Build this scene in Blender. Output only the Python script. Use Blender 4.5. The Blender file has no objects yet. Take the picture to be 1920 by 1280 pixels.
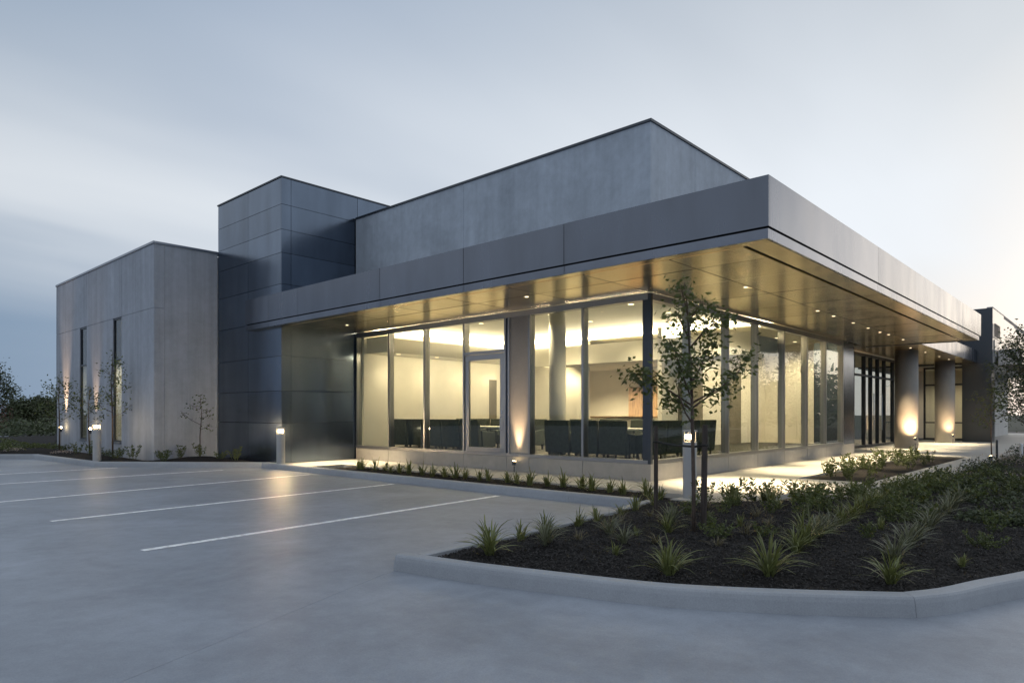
import bpy, math, random
import numpy as np
from mathutils import Vector, Matrix

R = math.radians
SC = bpy.context.scene
COL = SC.collection
rnd = random.Random(7)

# ------------------------------------------------------------------ camera
YAW = 42.5                      # angle between the view axis and the long right-hand facade (+X)
cam_d = bpy.data.cameras.new('camera')
cam = bpy.data.objects.new('camera', cam_d); COL.objects.link(cam)
cam.location = (-12.34, -7.39, 1.40)
cam.rotation_euler = (R(90), 0, R(YAW - 90))
cam_d.sensor_width = 36.0
cam_d.lens = 36.0 * 1268 / 1920
cam_d.shift_y = 136.5 / 1920
cam_d.clip_start = 0.05
cam_d.clip_end = 3000
SC.camera = cam

# ------------------------------------------------------------------ world: dusk sky, glow low along +X
SUN_AZ, SUN_EL = -5.0, 3.0      # degrees; azimuth measured from +X towards +Y
world = bpy.data.worlds.new('World'); SC.world = world
world.use_nodes = True
wn, wl = world.node_tree.nodes, world.node_tree.links
wn.clear()
def W(t, **k):
    n = wn.new(t)
    for a, b in k.items(): setattr(n, a, b)
    return n
def wmath(op, a, b=None, clamp=False):
    n = W('ShaderNodeMath', operation=op); n.use_clamp = clamp
    for i, v in enumerate((a, b)):
        if v is None: continue
        if isinstance(v, (int, float)): n.inputs[i].default_value = v
        else: wl.new(v, n.inputs[i])
    return n.outputs[0]
tc = W('ShaderNodeTexCoord')
dirn = W('ShaderNodeVectorMath', operation='NORMALIZE'); wl.new(tc.outputs['Generated'], dirn.inputs[0])
dot = W('ShaderNodeVectorMath', operation='DOT_PRODUCT'); wl.new(dirn.outputs[0], dot.inputs[0])
dot.inputs[1].default_value = (math.cos(R(SUN_AZ)) * .995, math.sin(R(SUN_AZ)) * .995, .10)
c01 = wmath('MULTIPLY', wmath('ADD', dot.outputs['Value'], 1.0), 0.5)
ramp = W('ShaderNodeValToRGB'); wl.new(c01, ramp.inputs[0])
cr = ramp.color_ramp
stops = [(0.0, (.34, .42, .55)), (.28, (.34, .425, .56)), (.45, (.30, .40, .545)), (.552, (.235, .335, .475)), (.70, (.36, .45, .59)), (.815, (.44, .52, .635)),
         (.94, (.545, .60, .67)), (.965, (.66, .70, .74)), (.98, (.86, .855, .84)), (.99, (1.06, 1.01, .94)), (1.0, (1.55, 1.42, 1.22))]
cr.elements[0].position, cr.elements[1].position = stops[0][0], stops[-1][0]
for p, c in stops[1:-1]: cr.elements.new(p)
for e, (p, c) in zip(cr.elements, stops): e.color = (*c, 1)
sep = W('ShaderNodeSeparateXYZ'); wl.new(dirn.outputs[0], sep.inputs[0])
# thin high cloud, drawn on a plane overhead so that it compresses towards the horizon
zz = wmath('ADD', wmath('MAXIMUM', sep.outputs[2], 0.0), 0.22)
comb = W('ShaderNodeCombineXYZ')
wl.new(wmath('DIVIDE', sep.outputs[0], zz), comb.inputs[0]); wl.new(wmath('DIVIDE', sep.outputs[1], zz), comb.inputs[1])
mapn = W('ShaderNodeMapping'); wl.new(comb.outputs[0], mapn.inputs[0])
mapn.inputs['Rotation'].default_value = (0, 0, R(35)); mapn.inputs['Scale'].default_value = (.30, 1.0, 1)
noi = W('ShaderNodeTexNoise'); wl.new(mapn.outputs[0], noi.inputs[0])
noi.inputs['Scale'].default_value = .75; noi.inputs['Detail'].default_value = 4.5; noi.inputs['Roughness'].default_value = .48
noi.inputs['Distortion'].default_value = .5
cl = W('ShaderNodeMapRange'); cl.interpolation_type = 'SMOOTHSTEP'; wl.new(noi.outputs[0], cl.inputs[0])
cl.inputs[1].default_value, cl.inputs[2].default_value = .22, .56
# cloud sheet is thickest in the middle elevations and fades to the horizon
el = W('ShaderNodeValToRGB'); wl.new(sep.outputs[2], el.inputs[0])
ee = el.color_ramp; ee.elements[0].position, ee.elements[0].color = 0.02, (.05, .05, .05, 1)
ee.elements[1].position, ee.elements[1].color = 1.0, (.9, .9, .9, 1)
for p, v in ((.11, .06), (.20, .95), (.28, .95), (.40, .62), (.52, .20), (.62, .40), (.78, .80)):
    e = ee.elements.new(p); e.color = (v, v, v, 1)
cmask = wmath('MULTIPLY', cl.outputs[0], el.outputs[0], clamp=True)
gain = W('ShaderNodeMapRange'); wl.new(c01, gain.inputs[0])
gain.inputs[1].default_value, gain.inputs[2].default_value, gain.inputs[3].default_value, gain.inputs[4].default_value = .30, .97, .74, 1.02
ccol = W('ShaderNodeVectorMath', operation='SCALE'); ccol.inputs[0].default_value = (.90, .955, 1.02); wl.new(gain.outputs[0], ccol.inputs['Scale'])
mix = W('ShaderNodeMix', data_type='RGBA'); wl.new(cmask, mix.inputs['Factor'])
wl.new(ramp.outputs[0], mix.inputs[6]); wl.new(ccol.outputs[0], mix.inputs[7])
sky = W('ShaderNodeTexSky'); sky.sky_type = 'NISHITA'; sky.sun_disc = False
sky.sun_elevation = R(SUN_EL); sky.sun_rotation = R(90 - SUN_AZ); sky.altitude = 50; sky.dust_density = 1.2; sky.air_density = 1.0
bg1, bg2 = W('ShaderNodeBackground'), W('ShaderNodeBackground')
wl.new(sky.outputs[0], bg1.inputs[0]); bg1.inputs[1].default_value = 0.007
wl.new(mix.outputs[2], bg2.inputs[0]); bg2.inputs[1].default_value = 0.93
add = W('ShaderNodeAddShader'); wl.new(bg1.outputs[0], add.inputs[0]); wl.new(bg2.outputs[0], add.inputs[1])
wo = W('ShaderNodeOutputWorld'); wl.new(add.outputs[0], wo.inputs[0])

sun_d = bpy.data.lights.new('sun', 'SUN'); sun = bpy.data.objects.new('sun', sun_d); COL.objects.link(sun)
sun_d.energy = 0.40; sun_d.angle = R(40); sun_d.color = (1, .86, .70)
sv = Vector((math.cos(R(SUN_EL)) * math.cos(R(SUN_AZ)), math.cos(R(SUN_EL)) * math.sin(R(SUN_AZ)), math.sin(R(SUN_EL))))
sun.rotation_euler = (-sv).to_track_quat('-Z', 'Y').to_euler()

SC.view_settings.view_transform = 'Standard'
SC.view_settings.look = 'None'
SC.view_settings.exposure = 0.0
SC.view_settings.gamma = 1.0
SC.view_settings.use_curve_mapping = False
SC.render.engine = 'CYCLES'
SC.cycles.use_denoising = True
SC.cycles.max_bounces = 10
SC.cycles.transparent_max_bounces = 24
SC.cycles.sample_clamp_indirect = 6.0
SC.cycles.caustics_reflective = False
SC.cycles.caustics_refractive = False

# ------------------------------------------------------------------ materials
M = {}
def mat(name, col, rough=.6, metal=0.0, spec=.5, vary=0.0, scale=3.0, stretch=(1, 1, 1), bump=0.0, bscale=60, detail=6, island=0.0,
        trans=0.0, rvary=0.0, lo=.35, hi=.65):
    m = bpy.data.materials.new(name); m.use_nodes = True
    n, l = m.node_tree.nodes, m.node_tree.links
    b = n['Principled BSDF']
    b.inputs['Roughness'].default_value = rough; b.inputs['Metallic'].default_value = metal
    b.inputs['Specular IOR Level'].default_value = spec
    b.inputs['Base Color'].default_value = (*col, 1)
    m['b'] = 0
    src = None
    if vary or rvary or bump:
        t = n.new('ShaderNodeTexCoord'); mp = n.new('ShaderNodeMapping'); mp.inputs['Scale'].default_value = stretch
        l.new(t.outputs['Object'], mp.inputs[0])
    if vary or rvary:
        nz = n.new('ShaderNodeTexNoise'); nz.inputs['Scale'].default_value = scale; nz.inputs['Detail'].default_value = detail
        nz.inputs['Roughness'].default_value = .62
        l.new(mp.outputs[0], nz.inputs[0])
        mr = n.new('ShaderNodeMapRange'); l.new(nz.outputs[0], mr.inputs[0])
        mr.inputs[1].default_value, mr.inputs[2].default_value = lo, hi
        mr.inputs[3].default_value, mr.inputs[4].default_value = 1 - vary, 1 + vary
        src = mr.outputs[0]
        if rvary:
            r2 = n.new('ShaderNodeMapRange'); l.new(nz.outputs[0], r2.inputs[0])
            r2.inputs[1].default_value, r2.inputs[2].default_value = lo, hi
            r2.inputs[3].default_value, r2.inputs[4].default_value = rough - rvary, rough + rvary
            l.new(r2.outputs[0], b.inputs['Roughness'])
    if island:
        g = n.new('ShaderNodeNewGeometry')
        mr2 = n.new('ShaderNodeMapRange'); l.new(g.outputs['Random Per Island'], mr2.inputs[0])
        mr2.inputs[3].default_value, mr2.inputs[4].default_value = 1 - island, 1 + island
        if src is not None and vary:
            mm = n.new('ShaderNodeMath'); mm.operation = 'MULTIPLY'; l.new(src, mm.inputs[0]); l.new(mr2.outputs[0], mm.inputs[1]); src = mm.outputs[0]
        else: src = mr2.outputs[0]
    if src is not None and (vary or island):
        sc_ = n.new('ShaderNodeVectorMath'); sc_.operation = 'SCALE'; sc_.inputs[0].default_value = col
        l.new(src, sc_.inputs['Scale']); l.new(sc_.outputs[0], b.inputs['Base Color'])
    if bump:
        bz = n.new('ShaderNodeTexNoise'); bz.inputs['Scale'].default_value = bscale; bz.inputs['Detail'].default_value = 4
        l.new(mp.outputs[0], bz.inputs[0])
        bn = n.new('ShaderNodeBump'); bn.inputs['Strength'].default_value = bump; bn.inputs['Distance'].default_value = .01
        l.new(bz.outputs[0], bn.inputs['Height']); l.new(bn.outputs[0], b.inputs['Normal'])
    if trans:
        out = n['Material Output']
        tr = n.new('ShaderNodeBsdfTranslucent'); tr.inputs[0].default_value = (col[0] * 1.3, col[1] * 1.3, col[2] * .8, 1)
        ms = n.new('ShaderNodeMixShader'); ms.inputs[0].default_value = trans
        l.new(b.outputs[0], ms.inputs[1]); l.new(tr.outputs[0], ms.inputs[2]); l.new(ms.outputs[0], out.inputs[0])
    M[name] = m
    return m

def emit(name, col, s):
    m = bpy.data.materials.new(name); m.use_nodes = True
    n, l = m.node_tree.nodes, m.node_tree.links
    n.clear(); e = n.new('ShaderNodeEmission'); e.inputs[0].default_value = (*col, 1); e.inputs[1].default_value = s
    o = n.new('ShaderNodeOutputMaterial'); l.new(e.outputs[0], o.inputs[0]); M[name] = m

def glass(name, tint, ior=1.5):
    m = bpy.data.materials.new(name); m.use_nodes = True
    n, l = m.node_tree.nodes, m.node_tree.links
    n.clear()
    f = n.new('ShaderNodeFresnel'); gm = n.new('ShaderNodeNewGeometry'); im = n.new('ShaderNodeMapRange')
    l.new(gm.outputs['Backfacing'], im.inputs[0]); im.inputs[3].default_value = ior; im.inputs[4].default_value = 1 / ior   # same reflectance from both sides of the thin pane
    l.new(im.outputs[0], f.inputs[0])
    t = n.new('ShaderNodeBsdfTransparent'); t.inputs[0].default_value = (*tint, 1)
    g = n.new('ShaderNodeBsdfGlossy'); g.inputs['Roughness'].default_value = .0
    x = n.new('ShaderNodeMixShader'); l.new(f.outputs[0], x.inputs[0]); l.new(t.outputs[0], x.inputs[1]); l.new(g.outputs[0], x.inputs[2])
    o = n.new('ShaderNodeOutputMaterial'); l.new(x.outputs[0], o.inputs[0]); M[name] = m

def concrete(name, col, vary, streak, rough=.75, bump=.12, pores=True, blue=0.0):
    """cast concrete: cloudy mottling at two scales, vertical run-off streaks, tiny pores"""
    m = bpy.data.materials.new(name); m.use_nodes = True
    n, l = m.node_tree.nodes, m.node_tree.links
    b = n['Principled BSDF']; b.inputs['Roughness'].default_value = rough; b.inputs['Specular IOR Level'].default_value = .35
    t = n.new('ShaderNodeTexCoord')
    def nz(scale, stretch, det=6, ro=.6, dist=0.0):
        mp = n.new('ShaderNodeMapping'); mp.inputs['Scale'].default_value = stretch; l.new(t.outputs['Object'], mp.inputs[0])
        z = n.new('ShaderNodeTexNoise'); z.inputs['Scale'].default_value = scale; z.inputs['Detail'].default_value = det
        z.inputs['Roughness'].default_value = ro; z.inputs['Distortion'].default_value = dist; l.new(mp.outputs[0], z.inputs[0]); return z.outputs[0]
    def rng(s, a, c, lo, hi):
        r = n.new('ShaderNodeMapRange'); l.new(s, r.inputs[0])
        for i, v in enumerate((a, c, lo, hi)): r.inputs[i + 1].default_value = v
        return r.outputs[0]
    def mul(a, c):
        q = n.new('ShaderNodeMath'); q.operation = 'MULTIPLY'; l.new(a, q.inputs[0]); l.new(c, q.inputs[1]); return q.outputs[0]
    f = rng(nz(.55, (1, 1, 1), 7, .65, .6), .3, .7, 1 - vary, 1 + vary)
    f = mul(f, rng(nz(5, (1, 1, 1), 5, .7), .3, .7, 1 - vary * .5, 1 + vary * .5))
    if streak:
        f = mul(f, rng(nz(2.2, (1, 1, .035), 5, .7, .15), .36, .62, 1 - streak, 1 + streak * .35))
    f = mul(f, rng(nz(85, (1, 1, 1), 4, .75), .3, .7, .88, 1.12))
    s = n.new('ShaderNodeVectorMath'); s.operation = 'SCALE'; s.inputs[0].default_value = col
    l.new(f, s.inputs['Scale']); l.new(s.outputs[0], b.inputs['Base Color'])
    bn = n.new('ShaderNodeBump'); bn.inputs['Strength'].default_value = bump; bn.inputs['Distance'].default_value = .008
    l.new(nz(45, (1, 1, 1), 5, .7), bn.inputs['Height']); l.new(bn.outputs[0], b.inputs['Normal'])
    M[name] = m

def metal(name, col, rough, vary=.08, streak=True, wav=.02, rv=.06, pan=.10, met=1.0):
    """sheet metal: long soft streaks in the finish, very slight oil-canning"""
    m = bpy.data.materials.new(name); m.use_nodes = True
    n, l = m.node_tree.nodes, m.node_tree.links
    b = n['Principled BSDF']; b.inputs['Metallic'].default_value = met
    t = n.new('ShaderNodeTexCoord')
    mp = n.new('ShaderNodeMapping'); mp.inputs['Scale'].default_value = (1, 1, .25) if streak else (1, 1, 1); l.new(t.outputs['Object'], mp.inputs[0])
    z = n.new('ShaderNodeTexNoise'); z.inputs['Scale'].default_value = 1.6; z.inputs['Detail'].default_value = 6; l.new(mp.outputs[0], z.inputs[0])
    r = n.new('ShaderNodeMapRange'); l.new(z.outputs[0], r.inputs[0])
    for i, v in enumerate((.3, .7, 1 - vary, 1 + vary)): r.inputs[i + 1].default_value = v
    s = n.new('ShaderNodeVectorMath'); s.operation = 'SCALE'; s.inputs[0].default_value = col
    oi = n.new('ShaderNodeObjectInfo'); r3 = n.new('ShaderNodeMapRange'); l.new(oi.outputs['Random'], r3.inputs[0]); r3.inputs[3].default_value, r3.inputs[4].default_value = 1 - pan, 1 + pan
    mu = n.new('ShaderNodeMath'); mu.operation = 'MULTIPLY'; l.new(r.outputs[0], mu.inputs[0]); l.new(r3.outputs[0], mu.inputs[1])
    l.new(mu.outputs[0], s.inputs['Scale']); l.new(s.outputs[0], b.inputs['Base Color'])
    r2 = n.new('ShaderNodeMapRange'); l.new(z.outputs[0], r2.inputs[0])
    for i, v in enumerate((.3, .7, rough - rv, rough + rv)): r2.inputs[i + 1].default_value = v
    l.new(r2.outputs[0], b.inputs['Roughness'])
    if wav:
        z2 = n.new('ShaderNodeTexNoise'); z2.inputs['Scale'].default_value = 1.1; z2.inputs['Detail'].default_value = 1.5; l.new(t.outputs['Object'], z2.inputs[0])
        bn = n.new('ShaderNodeBump'); bn.inputs['Strength'].default_value = wav; bn.inputs['Distance'].default_value = .25
        l.new(z2.outputs[0], bn.inputs['Height']); l.new(bn.outputs[0], b.inputs['Normal'])
    M[name] = m

concrete('lot_concrete', (.270, .298, .345), .19, 0, rough=.50, bump=.20)
concrete('kerb_concrete', (.33, .35, .38), .10, 0, rough=.62, bump=.22)
concrete('paving_concrete', (.50, .485, .45), .08, 0, rough=.6, bump=.12)
concrete('wing_concrete', (.39, .42, .475), .12, .16, rough=.8, bump=.15)
concrete('block_concrete', (.435, .49, .565), .17, .10, rough=.72, bump=.12)
concrete('plinth_concrete', (.43, .41, .38), .13, .05, rough=.8, bump=.2)
concrete('column_concrete', (.42, .40, .37), .07, 0, rough=.75, bump=.08)
concrete('pale_wall', (.74, .72, .69), .05, .05, rough=.7, bump=.05)
metal('tower_metal', (.145, .18, .235), .22, .16, True, .02, .02, .12, .94)
metal('fascia_metal', (.145, .162, .198), .25, .14, True, .02, .05)
metal('soffit_metal', (.90, .74, .46), .23, .05, False, .012, .04)
metal('frame_metal', (.36, .36, .37), .36, .05, True, 0, .04)
metal('cap_metal', (.30, .32, .36), .38, .05, False, 0, .04)
metal('dark_metal', (.085, .095, .11), .40, .05, True, 0, .05)
metal('pale_metal', (.56, .55, .54), .34, .06, True, .02, .03)
metal('steel', (.62, .62, .62), .25, .03, True, 0, .03)
mat('reveal_black', (.012, .012, .013), .7)
mat('mulch', (.016, .0145, .014), .95, vary=.55, scale=22, bump=1.0, bscale=38, spec=.2)
mat('chip', (.023, .021, .020), .75, island=.95, spec=.5)
mat('soil_ground', (.045, .052, .035), .95, vary=.4, scale=.6)
mat('hill', (.03, .04, .045), .95, vary=.3, scale=.1)
mat('line_paint', (.80, .81, .82), .5, vary=.30, scale=11, detail=12, lo=.30, hi=.55)
mat('wall_paint', (.78, .75, .68), .85, vary=.02)
mat('ceiling_paint', (.84, .81, .72), .9)
mat('floor_carpet', (.30, .26, .20), .8, vary=.15, scale=6)
mat('dark_panel', (.17, .155, .13), .6, vary=.12, scale=2, stretch=(1, 1, .2))
mat('timber', (.30, .20, .13), .45, vary=.3, scale=4, stretch=(6, 6, .6))
mat('white_laminate', (.75, .73, .68), .4)
mat('chair_fabric', (.048, .058, .050), .75, vary=.2, scale=14, bump=.1, bscale=200, spec=.3)
mat('chair_leg', (.03, .028, .026), .4)
mat('bark', (.10, .075, .060), .9, vary=.4, scale=25, stretch=(1, 1, .3), bump=.6, bscale=60)
mat('stake_wood', (.060, .048, .042), .9, vary=.4, scale=20, stretch=(1, 1, .15), bump=.5, bscale=50)
mat('tie_rubber', (.02, .02, .018), .7)
mat('leaf', (.095, .120, .044), .5, island=.5, trans=.3)
mat('leaf_dark', (.060, .078, .038), .6, island=.5, trans=.15)
mat('leaf_red', (.095, .040, .030), .6, island=.5, trans=.2)
mat('blade', (.165, .185, .075), .42, island=.45, trans=.25)
mat('blade_grey', (.155, .165, .11), .5, island=.35, trans=.2)
mat('blade_dry', (.16, .14, .085), .7, island=.4, trans=.15)
mat('pale_pink', (.50, .42, .40), .7, island=.3, trans=.2)
mat('post_paint', (.42, .42, .42), .45, vary=.04)
mat('white_post', (.75, .76, .78), .5)
mat('roof_far', (.22, .12, .07), .8)
mat('roof_membrane', (.20, .20, .20), .9)
mat('books', (.45, .38, .30), .7, island=.35)
emit('lamp_warm', (1.0, .72, .36), 40)
emit('lamp_down', (1.0, .80, .50), 4)
emit('lamp_far', (1.0, .70, .35), 8)
glass('clear_glass', (.93, .955, .92))
glass('dark_glass', (.45, .47, .46), 1.9)

# ------------------------------------------------------------------ mesh helpers
class MB:
    def __init__(s): s.v = []; s.f = []
    def add(s, v, f):
        k = len(s.v); s.v += [tuple(p) for p in v]; s.f += [tuple(i + k for i in q) for q in f]; return s
    def box(s, x0, x1, y0, y1, z0, z1):
        return s.add([(x, y, z) for z in (z0, z1) for y in (y0, y1) for x in (x0, x1)],
                     [(0, 2, 3, 1), (4, 5, 7, 6), (0, 1, 5, 4), (2, 6, 7, 3), (0, 4, 6, 2), (1, 3, 7, 5)])
    def hexa(s, b, t):
        """8-corner solid from two quads (bottom ring, top ring, both counter-clockwise from above)"""
        return s.add(list(b) + list(t), [(3, 2, 1, 0), (4, 5, 6, 7), (0, 1, 5, 4), (1, 2, 6, 5), (2, 3, 7, 6), (3, 0, 4, 7)])
    def prism(s, pts, z0, z1):
        n = len(pts)
        v = [(x, y, z0) for x, y in pts] + [(x, y, z1) for x, y in pts]
        return s.add(v, [tuple(range(n - 1, -1, -1)), tuple(range(n, 2 * n))] + [(i, (i + 1) % n, (i + 1) % n + n, i + n) for i in range(n)])
    def tube(s, path, rad, n=8, cap=True):
        P = [Vector(p) for p in path]; m = len(P)
        if not hasattr(rad, '__len__'): rad = [rad] * m
        v = []
        for i in range(m):
            d = (P[min(i + 1, m - 1)] - P[max(i - 1, 0)]).normalized()
            a = d.cross(Vector((0.31, .95, .05))) if abs(d.z) > .5 else d.cross(Vector((0, 0, 1)))
            a.normalize(); b = d.cross(a)
            for k in range(n):
                t = 2 * math.pi * k / n
                v.append(P[i] + (a * math.cos(t) + b * math.sin(t)) * rad[i])
        f = [(i * n + k, i * n + (k + 1) % n, (i + 1) * n + (k + 1) % n, (i + 1) * n + k) for i in range(m - 1) for k in range(n)]
        if cap: f += [tuple(range(n - 1, -1, -1)), tuple(range((m - 1) * n, m * n))]
        return s.add(v, f)
    def lathe(s, prof, n=20, c=(0, 0, 0)):
        v = [(c[0] + r * math.cos(2 * math.pi * k / n), c[1] + r * math.sin(2 * math.pi * k / n), c[2] + z) for r, z in prof for k in range(n)]
        m = len(prof)
        f = [(i * n + k, i * n + (k + 1) % n, (i + 1) * n + (k + 1) % n, (i + 1) * n + k) for i in range(m - 1) for k in range(n)]
        f += [tuple(range(n - 1, -1, -1)), tuple(range((m - 1) * n, m * n))]
        return s.add(v, f)
    def mesh(s, name, m, smooth=False):
        me = bpy.data.meshes.new(name); me.from_pydata(s.v, [], s.f); me.update()
        me.materials.append(M[m])
        if smooth:
            for p in me.polygons: p.use_smooth = True
        return me

def link(name, me, parent=None, loc=(0, 0, 0), rz=0.0, bevel=0):
    o = bpy.data.objects.new(name, me); COL.objects.link(o)
    o.parent = parent; o.location = loc; o.rotation_euler = (0, 0, rz)
    if bevel:
        b = o.modifiers.new('edge', 'BEVEL'); b.width = bevel; b.segments = 2; b.limit_method = 'ANGLE'
    return o
def obj(name, mb, m, parent=None, loc=(0, 0, 0), rz=0.0, smooth=False, bevel=0, label=None):
    o = link(name, mb.mesh(name, m, smooth), parent, loc, rz, bevel)
    if label: o['label'] = label
    return o
def bx(name, m, x0, x1, y0, y1, z0, z1, parent=None, bevel=0, label=None):
    """a box part whose origin sits at its own centre"""
    cx, cy, cz = (x0 + x1) / 2, (y0 + y1) / 2, (z0 + z1) / 2
    o = obj(name, MB().box(x0 - cx, x1 - cx, y0 - cy, y1 - cy, z0 - cz, z1 - cz), m, parent, (cx, cy, cz), 0, False, bevel, label)
    return o
def wbx(name, m, x0, x1, y0, y1, z0, z1, parent=None, bevel=0, label=None):
    """a box part in world coordinates (origin 0), so neighbouring pieces sample the texture differently"""
    return obj(name, MB().box(x0, x1, y0, y1, z0, z1), m, parent, bevel=bevel, label=label)
def tag(o, label, cat, group=None, kind=None):
    o['label'] = label; o['category'] = cat
    if group: o['group'] = group
    if kind: o['kind'] = kind
    return o
def thing(name, label, cat, loc=(0, 0, 0), rz=0.0, group=None):
    o = link(name, None, None, loc, rz); o.empty_display_size = .2
    return tag(o, label, cat, group)
def struct(o, label=None):
    o['kind'] = 'structure'
    if label: o['label'] = label
    return o
def dup(root, loc, rz, label, group=None):
    r = root.copy(); COL.objects.link(r); r.location = loc; r.rotation_euler = (0, 0, rz); r['label'] = label
    if group: r['group'] = group
    for ch in list(root.children):
        c = ch.copy(); COL.objects.link(c); c.parent = r
        for g in list(ch.children):
            d = g.copy(); COL.objects.link(d); d.parent = c
    return r
ORD = ['first', 'second', 'third', 'fourth', 'fifth', 'sixth', 'seventh', 'eighth', 'ninth', 'tenth', 'eleventh', 'twelfth', 'thirteenth',
       'fourteenth', 'fifteenth', 'sixteenth', 'seventeenth', 'eighteenth', 'nineteenth', 'twentieth', 'twenty-first', 'twenty-second',
       'twenty-third', 'twenty-fourth', 'twenty-fifth', 'twenty-sixth', 'twenty-seventh', 'twenty-eighth', 'twenty-ninth', 'thirtieth']
def spot(parent, loc, target, watts, cone, blend=.6, col=(1, .78, .46), rad=.03):
    d = bpy.data.lights.new('spot_light', 'SPOT'); d.energy = watts; d.spot_size = R(cone); d.spot_blend = blend; d.color = col; d.shadow_soft_size = rad
    o = bpy.data.objects.new('spot_light', d); COL.objects.link(o); o.parent = parent; o.location = loc
    o.rotation_euler = (Vector(target) - Vector(loc)).to_track_quat('-Z', 'Y').to_euler(); return o
def area(parent, loc, rot, sx, sy, watts, col=(1, .78, .46)):
    d = bpy.data.lights.new('area_light', 'AREA'); d.shape = 'RECTANGLE'; d.size = sx; d.size_y = sy; d.energy = watts; d.color = col
    o = bpy.data.objects.new('area_light', d); COL.objects.link(o); o.parent = parent; o.location = loc; o.rotation_euler = rot; return o

# ================================================================== SETTING
LOT = -.15
gnd = MB()
gv, gf, N = [], [], 24
for i in range(N + 1):
    for j in range(N + 1):
        gv.append((-1200 + 2400 * i / N, -1200 + 2400 * j / N, -.22))
for i in range(N):
    for j in range(N):
        a = i * (N + 1) + j; gf.append((a, a + N + 1, a + N + 2, a + 1))
gnd.add(gv, gf); struct(obj('ground', gnd, 'soil_ground'))

# ---- parking lot: concrete slabs with narrow sawn joints
lot = struct(wbx('parking_lot', 'reveal_black', -60, 60, -60, 60, -.20, -.172))
jA = [(-8.34, -2.04), (-30, -10.5)]                       # the joint that leaves the kerb's corner
def slab(pts):
    o = obj('concrete_slab', MB().prism(pts, -.171, LOT), 'lot_concrete', lot); return o
ys = -1.75
slab([(-60, 60), (-60, ys - 19.6), (-30, -10.496), (-8.34, -2.036), (-1.0, ys), (-1.0, 60)])
slab([(-60, ys - 19.62), (-60, -60), (60, -60), (60, ys), (-1.0, ys - .008), (-8.34, -2.04), (-30, -10.5)])

def strip(name, a, b, w):
    a, b = Vector((*a, 0)), Vector((*b, 0)); d = (b - a).normalized(); p = Vector((-d.y, d.x, 0)) * w / 2
    q = [a - p, b - p, b + p, a + p]
    return obj(name, MB().add([(v.x, v.y, LOT + .004) for v in q], [(0, 1, 2, 3)]), 'line_paint', lot)
for a, b in (((-9.51, .91), (-3.03, 1.5)), ((-9.63, 4.16), (-3.03, 4.72)), ((-9.9, 7.33), (-3.03, 8.20)), ((-9.9, 11.15), (-3.9, 11.25)), ((-9.9, 14.1), (-5.6, 14.3))):
    strip('painted_line', a, b, .12)

# ---- kerbs: a moulded profile swept along a plan line (outer face to the right of travel)
def offset(path, d):
    out = []
    for i, p in enumerate(path):
        a = Vector(path[max(i - 1, 0)]); b = Vector(path[min(i + 1, len(path) - 1)])
        t = (b - a).normalized(); nrm = Vector((t.y, -t.x))
        if 0 < i < len(path) - 1:
            t1 = (Vector(p) - a).normalized(); k = 1 / max(.5, nrm.dot(Vector((t1.y, -t1.x))))
        else: k = 1
        out.append(Vector(p) + nrm * d * k)
    return out
PROF = [(-.20, -.20), (-.20, .0), (-.19, .006), (-.085, .006), (-.062, .0), (-.050, -.016), (-.040, -.05), (-.018, -.20)]
def kerb(path, parent, name='kerb_section'):
    rows = [offset(path, d) for d, z in PROF]
    n, m = len(path), len(PROF); mb = MB()
    v = [(rows[j][i].x, rows[j][i].y, PROF[j][1]) for i in range(n) for j in range(m)]
    f = [(i * m + j, i * m + j + 1, (i + 1) * m + j + 1, (i + 1) * m + j) for i in range(n - 1) for j in range(m - 1)]
    f += [tuple(range(m - 1, -1, -1)), tuple((n - 1) * m + j for j in range(m))]
    mb.add(v, f)
    return obj(name, mb, 'kerb_concrete', parent)
def smooth_path(pts, k=6):
    P = [Vector(p) for p in pts]; P = [P[0] * 2 - P[1]] + P + [P[-1] * 2 - P[-2]]; out = []
    for i in range(1, len(P) - 2):
        for s in range(k):
            t = s / k; a, b, c, d = P[i - 1:i + 3]
            out.append(.5 * ((2 * b) + (c - a) * t + (2 * a - 5 * b + 4 * c - d) * t * t + (3 * b - a - 3 * c + d) * t ** 3))
    out.append(P[-2]); return [(p.x, p.y) for p in out]
def split(path, joints, gap=.004):
    """cut a polyline at the given indices leaving a thin joint"""
    out = []; cut = [0] + joints + [len(path) - 1]
    for a, b in zip(cut[:-1], cut[1:]):
        seg = [Vector(p) for p in path[a:b + 1]]
        if a: seg[0] = seg[0] + (seg[1] - seg[0]).normalized() * gap
        out.append([(p.x, p.y) for p in seg])
    return out
kb = struct(link('kerb', None)); kb['label'] = 'grey concrete kerb around the parking lot'
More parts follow.
